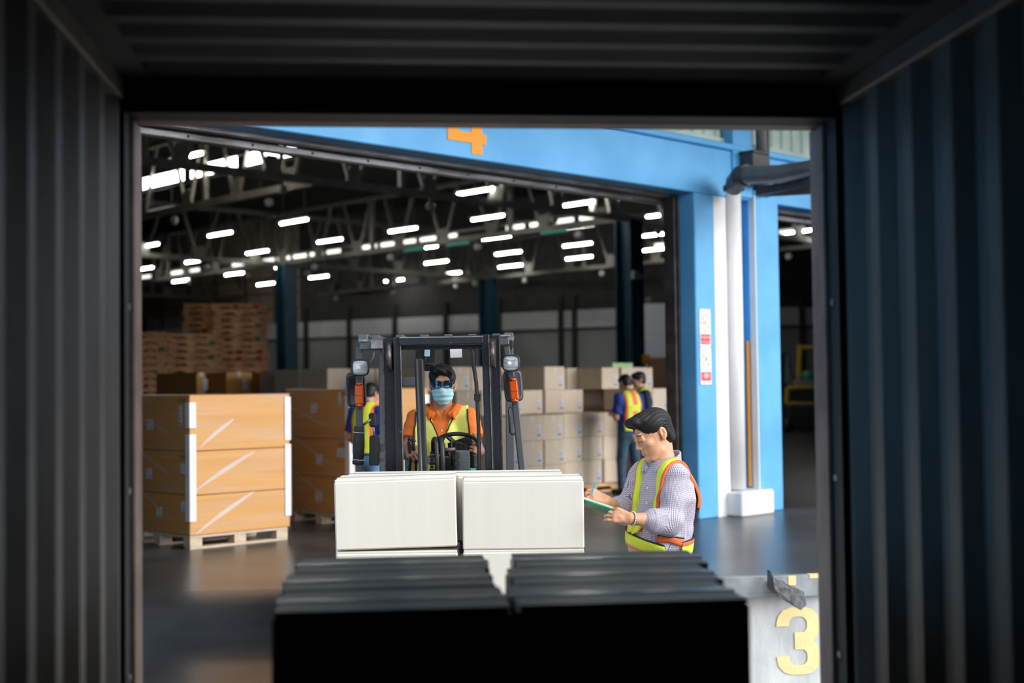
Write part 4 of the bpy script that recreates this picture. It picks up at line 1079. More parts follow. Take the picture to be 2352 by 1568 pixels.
# ================================================================== PERSON WITH THE CLIPBOARD
def person_clip():
    D = 7.15; S = 3100/D
    def L(x, y, dd=0.): return at(x, y, D+dd)
    Fh = nrm(-.80*r0-.60*f0); Lh = nrm(.60*r0-.80*f0); zf = dip(0, 7.)
    foot = L(1512, 1300, .02).copy(); foot[2] = zf
    root = thing('person', 'man in checked shirt and reflective vest writing on a green clipboard', 'person', tuple(foot))
    # --- torso landmarks
    pel = L(1510, 1300, .0); waist = L(1516, 1235, .0); chest = L(1529, 1142, .0); nb = L(1526, 1061, .0); neck = L(1516, 1050, -.01)
    shL = L(1548, 1095, -.14); shR = L(1477, 1091, .12)
    elL = L(1540, 1200, -.21); wrL = L(1448, 1190, -.30); elR = L(1437, 1176, .13); wrR = L(1392, 1149, -.02)
    hp = L(1501, 1001, -.005); hf = nrm(-.90*r0-.36*f0-.42*UP); hu = nrm(UP-.25*r0); H = Head(hp, hf, hu, 1.05)
    # --- body (skin)
    face = H.face()
    neckf = U(.02, cap(nb-UP*.03, H.p(0, -.025, -.05), .058, .055), cap(nb-UP*.05+Lh*.0, nb, .08, .06))
    lh_dir = nrm(L(1415, 1182, -.30)-wrL); hl, _ = hand(wrL, nrm(lh_dir-.10*f0), nrm(-f0*.85+UP*.25-r0*.2), -1, [(.35, .7, .5), (.55, .8, .5), (.7, .9, .5), (.8, .9, .5)], tdir=nrm(-r0*.75+UP*.55-f0*.05), k=.98)
    hr, _ = hand(wrR, nrm(L(1356, 1131, -.04)-wrR), nrm(UP*.75-f0*.65), 1, [(.75, .9, .45), (.85, 1.0, .5), (1.0, 1.0, .5), (1.1, 1.0, .5)], tdir=nrm(-r0*.8-f0*.5-UP*.1), k=.95)
    armL = U(.012, cap(elL, elL+(wrL-elL)*.45, .046, .042), cap(elL+(wrL-elL)*.4, wrL, .042, .028)); armR = U(.012, cap(elR, elR+(wrR-elR)*.4, .044, .039), cap(elR+(wrR-elR)*.35, wrR, .039, .027))
    tor = U(.05, ecap(pel, waist, .165, .160, .115, .112, Lh), ecap(waist, chest, .158, .175, .11, .115, Lh), ecap(chest, nb-UP*.07, .172, .13, .11, .08, Lh))
    legs = []
    for s in (-1, 1):
        hipj = pel+Lh*.085*s-UP*.04; kne = hipj+UP*(-.40)+Fh*.02; ank = kne-UP*(kne[2]-zf-.08)-Fh*.02; legs.append((hipj, kne, ank))
    lg = U(.03, *[cap(a, b, .085, .055) for a, b, c in legs], *[cap(b, c, .055, .038) for a, b, c in legs], *[cap(c-Fh*.05-UP*.045, c+Fh*.16-UP*.05, .033, .03) for a, b, c in legs])
    upL = cap(shL, elL, .052, .044); upR = cap(shR, elR, .052, .044)
    body = U(.012, face, neckf, tor, U(.015, upL, armL, hl), U(.015, upR, armR, hr), lg)
    allp = [foot-.1, H.p(0, 0, .2), wrL-r0*.15, wrR-r0*.12, shL, elL+.05, shR, foot+Fh*.25]
    lo, hi = bbox(allp, .09); lo[2] = zf+.002
    def skinm(P):
        q = (P-H.o)@H.R.T; return ((abs(q[:, 0]) < .023) & (q[:, 1] > .078) & (q[:, 2] < -.0465) & (q[:, 2] > -.070)).astype(int)
    body2 = body
    mesh_sdf('body', body2, lo, hi, .0042, ['skin', 'lip'], skinm, root)
    # --- hair
    hd_ = U(.02, H.e((0, -.018, .055), (.083, .103, .082)), H.e((0, .040, .104), (.062, .054, .030)), H.c((-.038, .080, .104), (.034, .082, .108), .021), H.e((0, -.060, -.005), (.070, .050, .080)))
    cut = H.e((0, .122, -.020), (.086, .092, .108)); cut2 = U(.01, H.e((0, .070, -.100), (.12, .090, .085)), H.e((.084, -.016, -.002), (.028, .022, .036)), H.e((-.084, -.016, -.002), (.028, .022, .036)))
    hairs = Sub(Sub(hd_, cut, .012), cut2, .008); hairs = And(hairs, lambda P: -((P-H.p(0, 0, -.065))@H.R[2]), .01)
    def strand(P):
        q = (P-H.o)@H.R.T; ang = np.arctan2(q[:, 0], q[:, 2]+.02); return hairs(P)-.0014*np.sin(ang*44+2.5*np.sin(q[:, 1]*22)+2*np.sin(q[:, 2]*18))-.0010*np.sin(ang*95+q[:, 1]*25+3*np.sin(q[:, 1]*40))
    mesh_sdf('hair', strand, H.o-.17, H.o+.17, .0030, 'hair', None, root)
    for sx in (-1, 1):
        eb = And(Off(face, .0016), U(.004, H.c((sx*.016, .105, .036), (sx*.030, .100, .042), .0035, .0045), H.c((sx*.030, .100, .042), (sx*.047, .085, .038), .0045, .003)), .001)
        eb = And(Off(face, .0016), U(.004, *[H.c((sx*.016, y_, .036), (sx*.030, y_, .042), .0020, .0027) for y_ in (.082, .090, .098)], *[H.c((sx*.030, y_, .042), (sx*.047, y_-.012, .037), .0027, .0024) for y_ in (.084, .092, .098)]), .001)
        mesh_sdf('eyebrow', eb, H.p(sx*.032, .09, .04)-.035, H.p(sx*.032, .09, .04)+.035, .0014, 'hair', None, root)
    el = MB()
    for sx in (-1, 1): el.tube([project(face, np.array([H.p(sx*x, .1, z)]))[0] for x, z in ((.016, .009), (.022, .0055), (.030, .004), (.038, .005), (.046, .009), (.051, .012))], [.001, .0017, .002, .002, .0017, .001], 6)
    part('eyelashes', el, 'hair', parent=root, world=True)
    # --- shirt
    slL = U(.03, cap(shL, elL, .076, .060), cap(elL, elL+(wrL-elL)*.40, .060, .057)); slR = U(.03, cap(shR, elR, .074, .062), cap(elR, elR+(wrR-elR)*.35, .062, .056))
    cuffL = elL+(wrL-elL)*.50; cuffR = elR+(wrR-elR)*.40
    slL = And(U(.03, slL, cap(elL, cuffL, .058, .058)), half(cuffL, wrL-elL), .006); slR = And(U(.03, slR, cap(elR, cuffR, .06, .058)), half(cuffR, wrR-elR), .006)
    rollL = ecap(cuffL-(wrL-elL)*.10, cuffL-(wrL-elL)*.03, .060, .062, .060, .062, UP); rollR = ecap(cuffR-(wrR-elR)*.12, cuffR-(wrR-elR)*.04, .060, .062, .060, .062, UP)
    st = U(.05, ecap(pel-UP*.05, waist, .178, .182, .128, .135, Lh), ecap(waist, chest, .178, .190, .135, .130, Lh), ecap(chest, nb-UP*.085, .186, .140, .124, .088, Lh), cap(shL, nb-UP*.03, .062, .052), cap(shR, nb-UP*.03, .062, .052))
    belly = ell(waist+Fh*.035+UP*.02, (.15, .12, .14), np.stack([Lh, Fh, UP])); st = U(.05, st, belly)
    tors = st
    sh = U(.032, st, slL, slR); sh = U(.01, sh, rollL, rollR)
    sh = Sub(sh, cap(nb+UP*.0-Fh*.0, nb+UP*.2, .062, .075), .006)
    sh = And(sh, half(pel-UP*.03, -UP), .004)
    shf = folds(sh, .0060, [((1, .3, 2.2), 26, 0), ((.7, -1, 1.1), 34, 1.3), ((-.6, .4, 1.6), 47, 2.)])
    def uvw(P):
        q = P-pel; u = np.arctan2(q@Lh, q@Fh)*.16; v = q[:, 2].copy()
        for (a, b, rr) in ((elL, cuffL, .075), (elR, cuffR, .07)):
            d = nrm(b-a); w_ = (P-a)@d; m = (np.linalg.norm(P-a-np.outer(w_, d), axis=1) < rr) & (w_ > -.02); e1 = nrm(np.cross(d, UP)); e2 = np.cross(d, e1); u = np.where(m, np.arctan2((P-a)@e1, (P-a)@e2)*.07, u); v = np.where(m, w_, v)
        d = nrm(elL-shL); w_ = (P-shL)@d; m = (np.linalg.norm(P-shL-np.outer(w_, d), axis=1) < .083) & (w_ > 0) & ~((np.linalg.norm(P-elL, axis=1) < .07)); e1 = Fh; e2 = np.cross(d, e1); u = np.where(m, np.arctan2((P-shL)@e1, (P-shL)@e2)*.08, u); v = np.where(m, w_, v)
        return np.stack([u, v], 1)
    shirt = mesh_sdf('shirt', shf, lo, hi, .0052, 'plaid', None, root, uvf=uvw)
    # collar: two folded wings
    cax = nrm(UP-Fh*.10); ctr = nb-Fh*.012
    wing = [ecap(ctr+Lh*.082*k+UP*.018+Fh*.01, ctr+Fh*.108+Lh*.058*k-UP*.042, .030, .020, .0065, .006, nrm(UP+Fh*.5)) for k in (1, -1)]
    col_ = Sub(U(.006, ecap(ctr-cax*.030, ctr+cax*.040, .086, .078, .086, .078, Lh), *wing),
               U(.008, cap(ctr-UP*.14, ctr+UP*.2, .067, .070), cap(nb+Fh*.10-UP*.05, nb+Fh*.07+UP*.2, .016, .05)), .003)
    col_ = And(col_, half(ctr+UP*.058-Fh*.07, UP+Fh*.42), .004)
    mesh_sdf('collar', col_, nb-.13, nb+.13, .0035, 'plaid', None, root, uvf=lambda P: np.stack([np.arctan2((P-nb)@Lh, (P-nb)@Fh)*.1, (P-nb)[:, 2]], 1), label='open shirt collar')
    for k_ in (1, -1):
        pth = [(nb+Lh*math.sin(t)*.105*k_+Fh*math.cos(t)*.10+UP*(.03-.075*max(0, math.cos(t))), Lh*math.sin(t)*k_+Fh*math.cos(t)-.6*UP) for t in np.linspace(2.7, .40, 12)]
        cf = ribbon('collar_flap', sh, pth, .046, ['plaidcol'], [(0, 1, 0)], root, off=.011, n=40)
    bt = MB()
    for k in range(5):
        q = project(shf, np.array([nb-UP*(.10+.085*k)+Fh*.2]))[0]; bt.cyl(q, q+Fh*.004, .0055, n=10)
    part('shirt_buttons', bt, 'white', parent=root, world=True)['kind'] = 'stuff'
    # trousers
    tr = U(.03, *[cap(a, b, .098, .070) for a, b, c in legs], *[cap(b, c, .070, .055) for a, b, c in legs], ecap(pel-UP*.06, pel-UP*.02, .165, .168, .12, .122, Lh))
    mesh_sdf('trousers', And(tr, half(legs[0][2]+UP*.0, -UP)), lo, [hi[0], hi[1], pel[2]+.1], .009, 'trouser', None, root)
    for i, (a, b, c) in enumerate(legs):
        shoe = U(.02, cap(c-Fh*.05-UP*.04, c+Fh*.17-UP*.045, .045, .040)); lo2 = c-.3; lo2[2] = zf; mesh_sdf('shoe', And(shoe, half((0, 0, zf+.004), -UP), 0.001), lo2, c+.3, .008, 'shoe', None, root)
    # --- reflective vest
    R_ = [(0, .17, 1), (.17, 1., 0)]
    def T(l, f_, z): return nb+Lh*l+Fh*f_+UP*z
    vf = sh; wz = waist[2]-nb[2]
    ribbon('vest_strap', vf, [(T(.150, -.13, -.25), -Lh), (T(.150, -.12, -.12), -Lh), (T(.14, -.06, .0), -Lh), (T(.135, .0, .04), -Lh), (T(.130, .09, -.03), -Lh), (T(.095, .17, -.14), -Lh-.35*UP), (T(.035, .18, -.25), -Lh-.4*UP), (T(-.03, .2, -.36), -Lh-.3*UP)], .062, ['hivis', 'hiorange', 'blackt'], R_, root, off=.0145, n=70)
    ribbon('vest_strap', vf, [(T(-.150, -.13, -.25), Lh), (T(-.150, -.12, -.12), Lh), (T(-.13, -.06, .0), Lh), (T(-.115, .0, .05), Lh), (T(-.115, .09, -.02), Lh), (T(-.105, .16, -.14), Lh-.25*UP), (T(-.10, .18, -.24), Lh), (T(-.09, .2, -.36), Lh)], .058, ['hivis', 'hiorange', 'blackt'], R_, root, off=.0145, n=70)
    def ring(z, a0, a1, n=24, tilt=0., ts=0.):
        return [(pel+UP*(z+tilt*math.cos(math.radians(a))-ts*math.sin(math.radians(a)))+Lh*.22*math.sin(math.radians(a))+Fh*.18*math.cos(math.radians(a)), UP) for a in np.linspace(a0, a1, n)]
    ribbon('vest_belt', vf, ring(.105, -60, 52, tilt=.030, ts=.045), .078, ['hivis', 'hiorange', 'blackt'], [(0, .16, 1), (.16, .90, 0), (.90, 1., 2)], root, off=.009)
    ribbon('vest_belt', vf, ring(.105, 84, 210, tilt=-.02), .085, ['hivis', 'hiorange', 'blackt'], [(0, .70, 0), (.70, .94, 1), (.94, 1., 2)], root, off=.008)
    ribbon('vest_belt', vf, ring(.145, 40, 88, tilt=.02), .045, ['hivis', 'hiorange', 'blackt'], [(0, .8, 1), (.8, 1, 2)], root, off=.006, label='orange side of the vest belt')
    # orange back panel
    bp = []
    for z in np.linspace(-.41, -.03, 14): bp.append((T(.0, -.22, z), Lh))
    ribbon('vest_back', vf, bp, .36, ['hiorange', 'blackt'], [(0, .018, 1), (.018, .5, 0), (.5, .982, 0), (.982, 1, 1)], root, off=.011)
    # bracelet
    bm_ = MB(); d = nrm(wrL-elL); e1 = nrm(np.cross(d, UP)); e2 = np.cross(d, e1); c = wrL-d*.012
    for k in range(26):
        a = 2*math.pi*k/26; p = c+(e1*math.cos(a)+e2*math.sin(a))*.0345; bm_.sphere(p, (.0048, .0048, .0048), 6)
    br = part('bracelet', bm_, 'silver', parent=root, world=True); br['kind'] = 'stuff'
    # rings
    # ----- clipboard, papers, pen: things of their own
    NLp, NRp = at(1326, 1141, 7.04), at(1413, 1170, 6.92); far = nrm(f0-UP*.17)*.30; u = NRp-NLp; nn = nrm(np.cross(u, far)); nn = nn if nn[2] > 0 else -nn
    cb = thing('clipboard', 'green clipboard held in the left hand of the man in the checked shirt', 'clipboard', tuple(NLp))
    part('board', MB().prism([NLp, NRp, NRp+far, NLp+far], -nn*.004), 'boardg', parent=cb, world=True)
    part('edge', MB().prism([NLp+nn*.0005, NRp+nn*.0005, NRp+far*.02+nn*.0005, NLp+far*.02+nn*.0005], nn*.002), 'boarde', parent=cb, world=True, label='pale green rim')
    part('clip', MB().beam(NLp+u*.03+far*.3+nn*.006, NLp+u*.03+far*.7+nn*.006, .03, .006), 'silver', parent=cb, world=True)
    pa = part('paper', MB().prism([NLp+u*.10+far*.08+nn*.004, NLp+u*.93+far*.08+nn*.004, NLp+u*.93+far*.92+nn*.004, NLp+u*.10+far*.92+nn*.004], nn*.009), 'white', world=True); tag(pa, 'white paper sheets lying on the green clipboard', 'paper')
    pn = MB(); a, b = at(1357, 1140, 7.08), at(1366.5, 1106, 7.03); ax = nrm(b-a)
    pn.tube([a-ax*.004, a+ax*.012, a+ax*.014, b-ax*.002, b], [.001, .0035, .0048, .0048, .0036], 10)
    po = thing('pen', 'sky blue pen in the writing hand above the clipboard', 'pen', tuple(a)); part('barrel', pn, 'pen', parent=po, world=True); part('pocket_clip', MB().beam(b-ax*.004+r0*.006, b-ax*.035+r0*.006, .003, .002), 'boarde', parent=po, world=True)
person_clip()

# ================================================================== FORKLIFT DRIVER
def person_driver():
    D = 8.55
    def L(x, y, dd=0.): return at(x, y, D+dd)
    Fh = nrm(-f0+.02*r0); Rt = nrm(np.cross(Fh, UP))   # person's right = image left
    Lh = -Rt
    root = thing('person', 'forklift driver with sunglasses and face mask in orange shirt and yellow vest', 'person', tuple(np.array([*L(1015, 1100)[:2], .25])))
    nb = L(1015, 942, .03); chest = L(1012, 1010, .03); waist = L(1010, 1075, .05); pel = L(1010, 1120, .06)
    shR = L(960, 966, .02); shL = L(1074, 963, .0)
    elR = L(944, 1030, -.05); wrR = L(944, 1022, -.30); elL = L(1094, 1032, -.08); wrL = L(1103, 1036, -.24)
    elR = L(936, 1040, -.10); wrR = L(938, 1026, -.25)
    H = Head(L(1017, 884, -.01), nrm(-f0+.03*r0-.10*UP), nrm(UP-.02*r0), 1.0)
    face = H.face(); neckf = cap(nb-UP*.05, H.p(0, -.02, -.06), .062, .057)
    tor = U(.05, ecap(pel, waist, .16, .155, .12, .115, Lh), ecap(waist, chest, .155, .18, .115, .12, Lh), ecap(chest, nb-UP*.06, .175, .12, .11, .08, Lh))
    hr, _ = hand(wrR, nrm(L(948, 1046, -.31)-wrR), nrm(-f0*.55+UP*.6-r0*.4), -1, [(.5, .8, .5), (.6, .9, .5), (.7, .9, .5), (.8, .9, .5)], k=.95)
    hl, _ = hand(wrL, nrm(L(1086, 1022, -.32)-wrL), nrm(-f0*.7+r0*.6), 1, [(.8, .9, .6)]*4, k=.95)
    arms = U(.015, cap(shR, elR, .052, .043), cap(elR, wrR, .042, .028), hr); arml = U(.015, cap(shL, elL, .052, .043), cap(elL, wrL, .042, .028), hl)
    legs = []
    for s in (-1, 1):
        hj = pel+Lh*.09*s; kn = hj+Fh*.40+UP*.02+Lh*.05*s; an = kn-UP*.40+Fh*.06; legs.append((hj, kn, an))
    lg = U(.03, *[cap(a, b, .08, .055) for a, b, c in legs], *[cap(b, c, .052, .038) for a, b, c in legs], *[cap(c, c+Fh*.15-UP*.03, .035, .03) for a, b, c in legs])
    body = U(.012, face, neckf, tor, arms, arml, lg)
    lo, hi = bbox([H.p(0, 0, .2), wrL-.1, wrL+.1, wrR-.1, legs[0][2], legs[1][2]+Fh*.2, pel+.2, elR-.05, elL+.05, nb-f0*-.1], .1)
    mesh_sdf('body', body, lo, hi, .0052, ['skinD', 'lip'], None, root)
    hd_ = U(.02, H.e((0, -.015, .048), (.084, .102, .088)), H.e((0, .040, .098), (.064, .052, .034)), H.c((-.045, .075, .088), (.038, .072, .100), .020), H.e((0, -.05, .0), (.07, .055, .07)), H.c((.062, .02, .10), (.068, .03, .06), .014))
    hairs = Sub(Sub(hd_, H.e((0, .118, -.010), (.068, .09, .088)), .008), U(.01, H.e((0, .06, -.075), (.12, .09, .075)), H.e((.084, -.016, -.002), (.028, .022, .036)), H.e((-.084, -.016, -.002), (.028, .022, .036))), .008)
    hairs = And(hairs, lambda P: -((P-H.p(0, 0, -.05))@H.R[2]), .01)
    def strand(P):
        q = (P-H.o)@H.R.T; return hairs(P)-.0025*np.sin(q[:, 1]*70+q[:, 0]*110+4*np.sin(q[:, 2]*30))
    mesh_sdf('hair', strand, H.o-.17, H.o+.17, .0034, 'hair', None, root)
    # mask
    mk = And(Sub(U(.015, H.e((0, .040, -.048), (.068, .078, .066)), H.c((0, .100, -.008), (0, .108, -.035), .016, .020), H.e((0, .062, -.08), (.045, .050, .042))), half(H.p(0, .022, 0), -H.R[1]) if False else (lambda P: (P-H.p(0, .028, 0))@H.R[1]), .004), half(H.p(0, .09, .003), H.R[2]+.35*H.R[1]), .008)
    def pleat(P):
        q = (P-H.o)@H.R.T; return mk(P)-.0016*np.sin(q[:, 2]*210+12*np.abs(q[:, 0]))-.002*np.sin(q[:, 0]*60+q[:, 2]*90)
    mesh_sdf('face_mask', pleat, H.o-.15, H.o+.15, .0032, 'mask', None, root)
    ml = MB()
    for sx in (-1, 1):
        ml.tube([H.p(sx*.060, .050, -.012), H.p(sx*.072, .02, -.004), H.p(sx*.082, -.012, .012)], .0014, 6); ml.tube([H.p(sx*.055, .045, -.07), H.p(sx*.072, .015, -.035), H.p(sx*.082, -.012, -.018)], .0014, 6)
    part('mask_loops', ml, 'mask', parent=root, world=True)
    # sunglasses
    g = thing('sunglasses', 'dark sunglasses with mirrored blue lenses worn by the forklift driver', 'glasses', tuple(H.o))
    for sx in (-1, 1):
        m = MB(); n = 20; vs = []
        for i in range(n):
            a = 2*math.pi*i/n; x = sx*.0345+.0275*math.copysign(abs(math.cos(a))**.55, math.cos(a)); z = .015+.0215*math.copysign(abs(math.sin(a))**.62, math.sin(a)); vs.append(H.p(x, .112-.9*(x*x)*2.2, z))
        c = H.p(sx*.034, .116-.9*.034**2*2.2, .016); m.add(vs+[c], [(i, (i+1) % n, n) for i in range(n)], 0, True); part('lens', m, 'shades', parent=g, world=True)
        part('lens_frame', MB().tube(vs, .0027, 6, closed=True), 'frame', parent=g, world=True)
        part('temple', MB().beam(H.p(sx*.062, .100, .026), H.p(sx*.080, -.01, .020), .003, .008), 'frame', parent=g, world=True)
    part('bridge', MB().tube([H.p(-.010, .113, .024), H.p(0, .116, .028), H.p(.010, .113, .024)], .0035, 8), 'frame', parent=g, world=True)
    # polo shirt
    slR = And(U(.03, cap(shR, elR, .078, .066)), half(shR+(elR-shR)*.62, elR-shR), .004); slL = And(cap(shL, elL, .078, .066), half(shL+(elL-shL)*.62, elL-shL), .004)
    st = U(.05, ecap(pel, waist, .178, .172, .135, .130, Lh), ecap(waist, chest, .172, .190, .130, .134, Lh), ecap(chest, nb-UP*.075, .186, .135, .122, .085, Lh), cap(shL, nb-UP*.03, .060, .050), cap(shR, nb-UP*.03, .060, .050))
    vneck = U(.01, cap(nb, nb+UP*.2, .064, .08), cap(nb+Fh*.11-UP*.055, nb+Fh*.06+UP*.08, .010, .055))
    sh = Sub(U(.025, st, slL, slR), vneck, .006)
    shf = folds(sh, .0045, [((1, .3, 1.2), 40, 0), ((-1, .5, 1.6), 33, 1.), ((.3, .4, 2), 50, 2.)])
    mesh_sdf('polo_shirt', shf, lo, hi, .0055, 'orange', None, root)
    wing = [ecap(nb+Lh*.095*k+UP*.028+Fh*.01, nb+Fh*.122+Lh*.078*k-UP*.036, .032, .026, .008, .007, nrm(UP+Fh*.4-Lh*.2*k)) for k in (1, -1)]
    cl = Sub(U(.006, ecap(nb-UP*.03, nb+UP*.045, .088, .078, .084, .076, Lh), *wing),
             U(.01, cap(nb-UP*.12, nb+UP*.2, .066, .072), cap(nb+Fh*.10-UP*.06, nb+Fh*.07+UP*.2, .020, .06)), .003)
    cl = And(cl, half(nb+UP*.05-Fh*.06, UP+Fh*.35), .004)
    mesh_sdf('collar', cl, nb-.15, nb+.15, .0038, 'orange', None, root, label='orange polo collar')
    for k_ in (1, -1):
        pth = [(nb+Lh*math.sin(t)*.11*k_+Fh*math.cos(t)*.10+UP*(.03-.075*max(0, math.cos(t))), Lh*math.sin(t)*k_+Fh*math.cos(t)-.6*UP) for t in np.linspace(2.7, .42, 12)]
        ribbon('collar_flap', Off(st, .012), pth, .052, ['orange'], [(0, 1, 0)], root, off=.011, n=40)
    pk = MB(); 
    for k in range(2):
        q = project(shf, np.array([nb-UP*(.11+.05*k)+Fh*.2]))[0]; pk.cyl(q, q+Fh*.004, .006, n=10)
    part('button', pk, 'white', parent=root, world=True)['kind'] = 'stuff'
    # vest: thicker shell of the torso with a V opening
    def q3(P): q = P-nb; return q@Lh, q@Fh, q[:, 2]
    vst = Off(U(.025, st, cap(shL, elL, .078, .066), cap(shR, elR, .078, .066)), .010)
    def vest(P):
        l, f_, z = q3(P); d = vst(P)
        vv = (np.abs(l)-(.010+.062*np.clip((z+.19)/.17, 0, 1.5)))*.9; d = np.where(f_ > -.02, smax(d, -vv, .004), smax(d, z+.02, .004))
        d = smax(d, np.abs(l)-.165, .004); return d
    vfold = folds(vest, .004, [((1, .2, .4), 45, 0), ((-.8, .3, 1.1), 30, 1.)])
    def vm(P):
        l, f_, z = q3(P); vd = np.abs(l)-(.010+.062*np.clip((z+.19)/.17, 0, 1.5)); m = np.zeros(len(P), int)
        m[(z < -.285) & (z > -.335)] = 1; m[(z < -.375) & (z > -.42)] = 1; return m
    mesh_sdf('vest', vfold, lo, hi, .0042, ['hivisL', 'reflect', 'blackt'], vm, root)
    def T(l, f_, z): return nb+Lh*l+Fh*f_+UP*z
    for sg in (1, -1):
        pth = [(T(sg*(.010+.062*min(1.5, max(0, (z+.19)/.17))+.005), .19 if z < -.04 else .12, z), Lh) for z in np.linspace(.0, -.36, 14)]
        ribbon('vest_piping', vfold, pth, .009, ['blackt'], [(0, 1, 0)], root, off=.0022, n=50)
        pth = [(T(sg*.164, .20 if z < -.06 else .10+.0, z), Lh) for z in np.linspace(.02, -.30, 12)]
        ribbon('vest_piping', vst, pth, .010, ['blackt'], [(0, 1, 0)], root, off=.0022, n=50)
    tr = U(.03, *[cap(a, b, .095, .072) for a, b, c in legs], *[cap(b, c, .070, .055) for a, b, c in legs], ecap(pel-UP*.04, pel+UP*.02, .17, .17, .13, .13, Lh))
    mesh_sdf('trousers', tr, lo, [hi[0], hi[1], pel[2]+.2], .010, 'denim', None, root)
    # ring on the right hand, seat contact handled by the forklift seat
    return pel, Fh, Lh, nb
DR = person_driver()

# ================================================================== WORKERS IN THE BACKGROUND
def worker(px, py_head, depth, Fdir, label, shirt, vestm, trous, bow=.3, arms='tablet', back_vest=True, h=1.62, skin='skinD', zf=0., orange_back=True):
    Fh = nrm(Fdir); Lh = np.cross(UP, Fh); base = at(px, 900, depth); base[2] = zf; k = h/1.68
    root = thing('person', label, 'person', tuple(base))
    def T(l, f_, z): return base+Lh*l*k+Fh*f_*k+UP*z*k
    H = Head(T(0, .04+.06*bow, 1.545-.02*bow), nrm(Fh-UP*(.15+bow)), nrm(UP+Fh*bow*.6), .98*k)
    nb = T(0, 0, 1.40); tor = U(.05, ecap(T(0, 0, .92), T(0, 0, 1.08), .155, .145, .11, .10, Lh), ecap(T(0, 0, 1.08), T(0, 0, 1.25), .145, .175, .10, .115, Lh), ecap(T(0, 0, 1.25), T(0, -.01, 1.34), .175, .13, .11, .08, Lh))
    sL, sR = T(.175, -.01, 1.345), T(-.175, -.01, 1.345)
    if arms == 'tablet': eL, wL, eR, wR = T(.21, .02, 1.07), T(.09, .24, 1.13), T(-.23, .0, 1.07), T(-.13, .24, 1.15)
    else: eL, wL, eR, wR = T(.24, -.02, 1.06), T(.20, .16, .90), T(-.24, -.02, 1.06), T(-.22, .12, .88)
    hL, _ = hand(wL, nrm(Fh-Lh*.5), UP, 1, .4, k=k); hR, _ = hand(wR, nrm(Fh+Lh*.3), UP, -1, .5, k=k)
    legs = [(T(s*.085, 0, .88), T(s*.10, .02+s*.03, .48), T(s*.11, -.01+s*.05, .08)) for s in (-1, 1)]
    body = U(.012, H.face(), cap(nb-UP*.05, H.p(0, -.02, -.06), .055, .052), tor, U(.02, cap(sL, eL, .05, .04), cap(eL, wL, .04, .027), hL), U(.02, cap(sR, eR, .05, .04), cap(eR, wR, .04, .027), hR),
             *[cap(a, b, .08, .055) for a, b, c in legs], *[cap(b, c, .05, .036) for a, b, c in legs], *[cap(c-UP*.04, c+Fh*.14-UP*.045, .03, .026) for a, b, c in legs])
    lo, hi = bbox([T(-.45, -.3, 0), T(.45, .4, 1.75), T(.45, -.3, 0), T(-.45, .4, 0)], 0); lo[2] = zf
    mesh_sdf('body', body, lo, hi, .010, skin, None, root)
    hr = U(.02, H.e((0, -.02, .05), (.084, .104, .086)), H.e((0, .04, .088), (.062, .05, .036)), H.e((0, -.055, -.005), (.072, .055, .075))); hr = Sub(Sub(hr, H.e((0, .12, -.02), (.09, .095, .085)), .01), H.e((0, .06, -.08), (.12, .09, .075)), .008)
    mesh_sdf('hair', And(hr, lambda P: -((P-H.p(0, 0, -.065))@H.R[2]), .01), H.o-.18, H.o+.18, .006, 'hair', None, root)
    slL = And(cap(sL, eL, .075, .066), half(sL+(eL-sL)*.78, eL-sL)); slR = And(cap(sR, eR, .075, .066), half(sR+(eR-sR)*.78, eR-sR))
    st = U(.05, ecap(T(0, 0, .90), T(0, 0, 1.08), .172, .165, .128, .12, Lh), ecap(T(0, 0, 1.08), T(0, 0, 1.25), .165, .188, .12, .13, Lh), ecap(T(0, 0, 1.25), T(0, -.01, 1.33), .186, .135, .124, .088, Lh))
    sh = And(folds(U(.03, st, slL, slR, ecap(nb-UP*.03, nb+UP*.02, .072, .066, .068, .064, Lh)), .003, [((1, .3, 1.), 30, 0)]), half(T(0, 0, .86), -UP))
    mesh_sdf('shirt', sh, lo, hi, .010, shirt, None, root)
    def uv(P): q = (P-base)/k; return q@Lh, q@Fh, q[:, 2]
    def vest(P):
        l, f_, z = uv(P); d = st(P)-.016; d = smax(d, np.abs(l)-.145, .003); d = smax(d, .885-z, .003); d = smax(d, np.where(f_ > 0, (.06-np.abs(l)), -1), .003); return d
    def vm(P):
        l, f_, z = uv(P); al = np.abs(l); m = np.ones(len(P), int)
        m[(al > .045) & (al < .115)] = 0; m[z < .98] = 0; m[(z > 1.16) & (z < 1.24) & (al < .1) & (f_ < 0)] = 0; return m
    mesh_sdf('vest', vest, lo, hi, .007, vestm, vm, root)
    tr = U(.03, *[cap(a, b, .092, .070) for a, b, c in legs], *[cap(b, c, .068, .056) for a, b, c in legs], ecap(T(0, 0, .84), T(0, 0, .90), .158, .155, .12, .115, Lh))
    mesh_sdf('trousers', And(tr, half(T(0, 0, .07), -UP)), lo, T(0, 0, 1.0)+np.array([.5, .5, 0]), .012, trous, None, root)
    for a, b, c in legs:
        l2 = c-.3; l2[2] = zf; mesh_sdf('shoe', And(cap(c-Fh*.05-UP*.035*k, c+Fh*.17-UP*.045*k, .042, .038), half((0, 0, zf+.004), -UP), .001), l2, c+.3, .012, 'shoe', None, root)
    return T
TW = worker(1443, 0, 18.6, f0*.75-r0*.55, 'man in royal blue shirt and bright vest seen from behind at the cartons', 'navy', ['hivis', 'hiorange'], 'denim', .4, h=1.66)
worker(1474, 0, 19.3, -r0*.8-f0*.15, 'man in dark navy shirt half hidden behind the one in royal blue', 'navyD', ['hivis', 'navyD'], 'trouser', .1, arms='down', h=1.70)
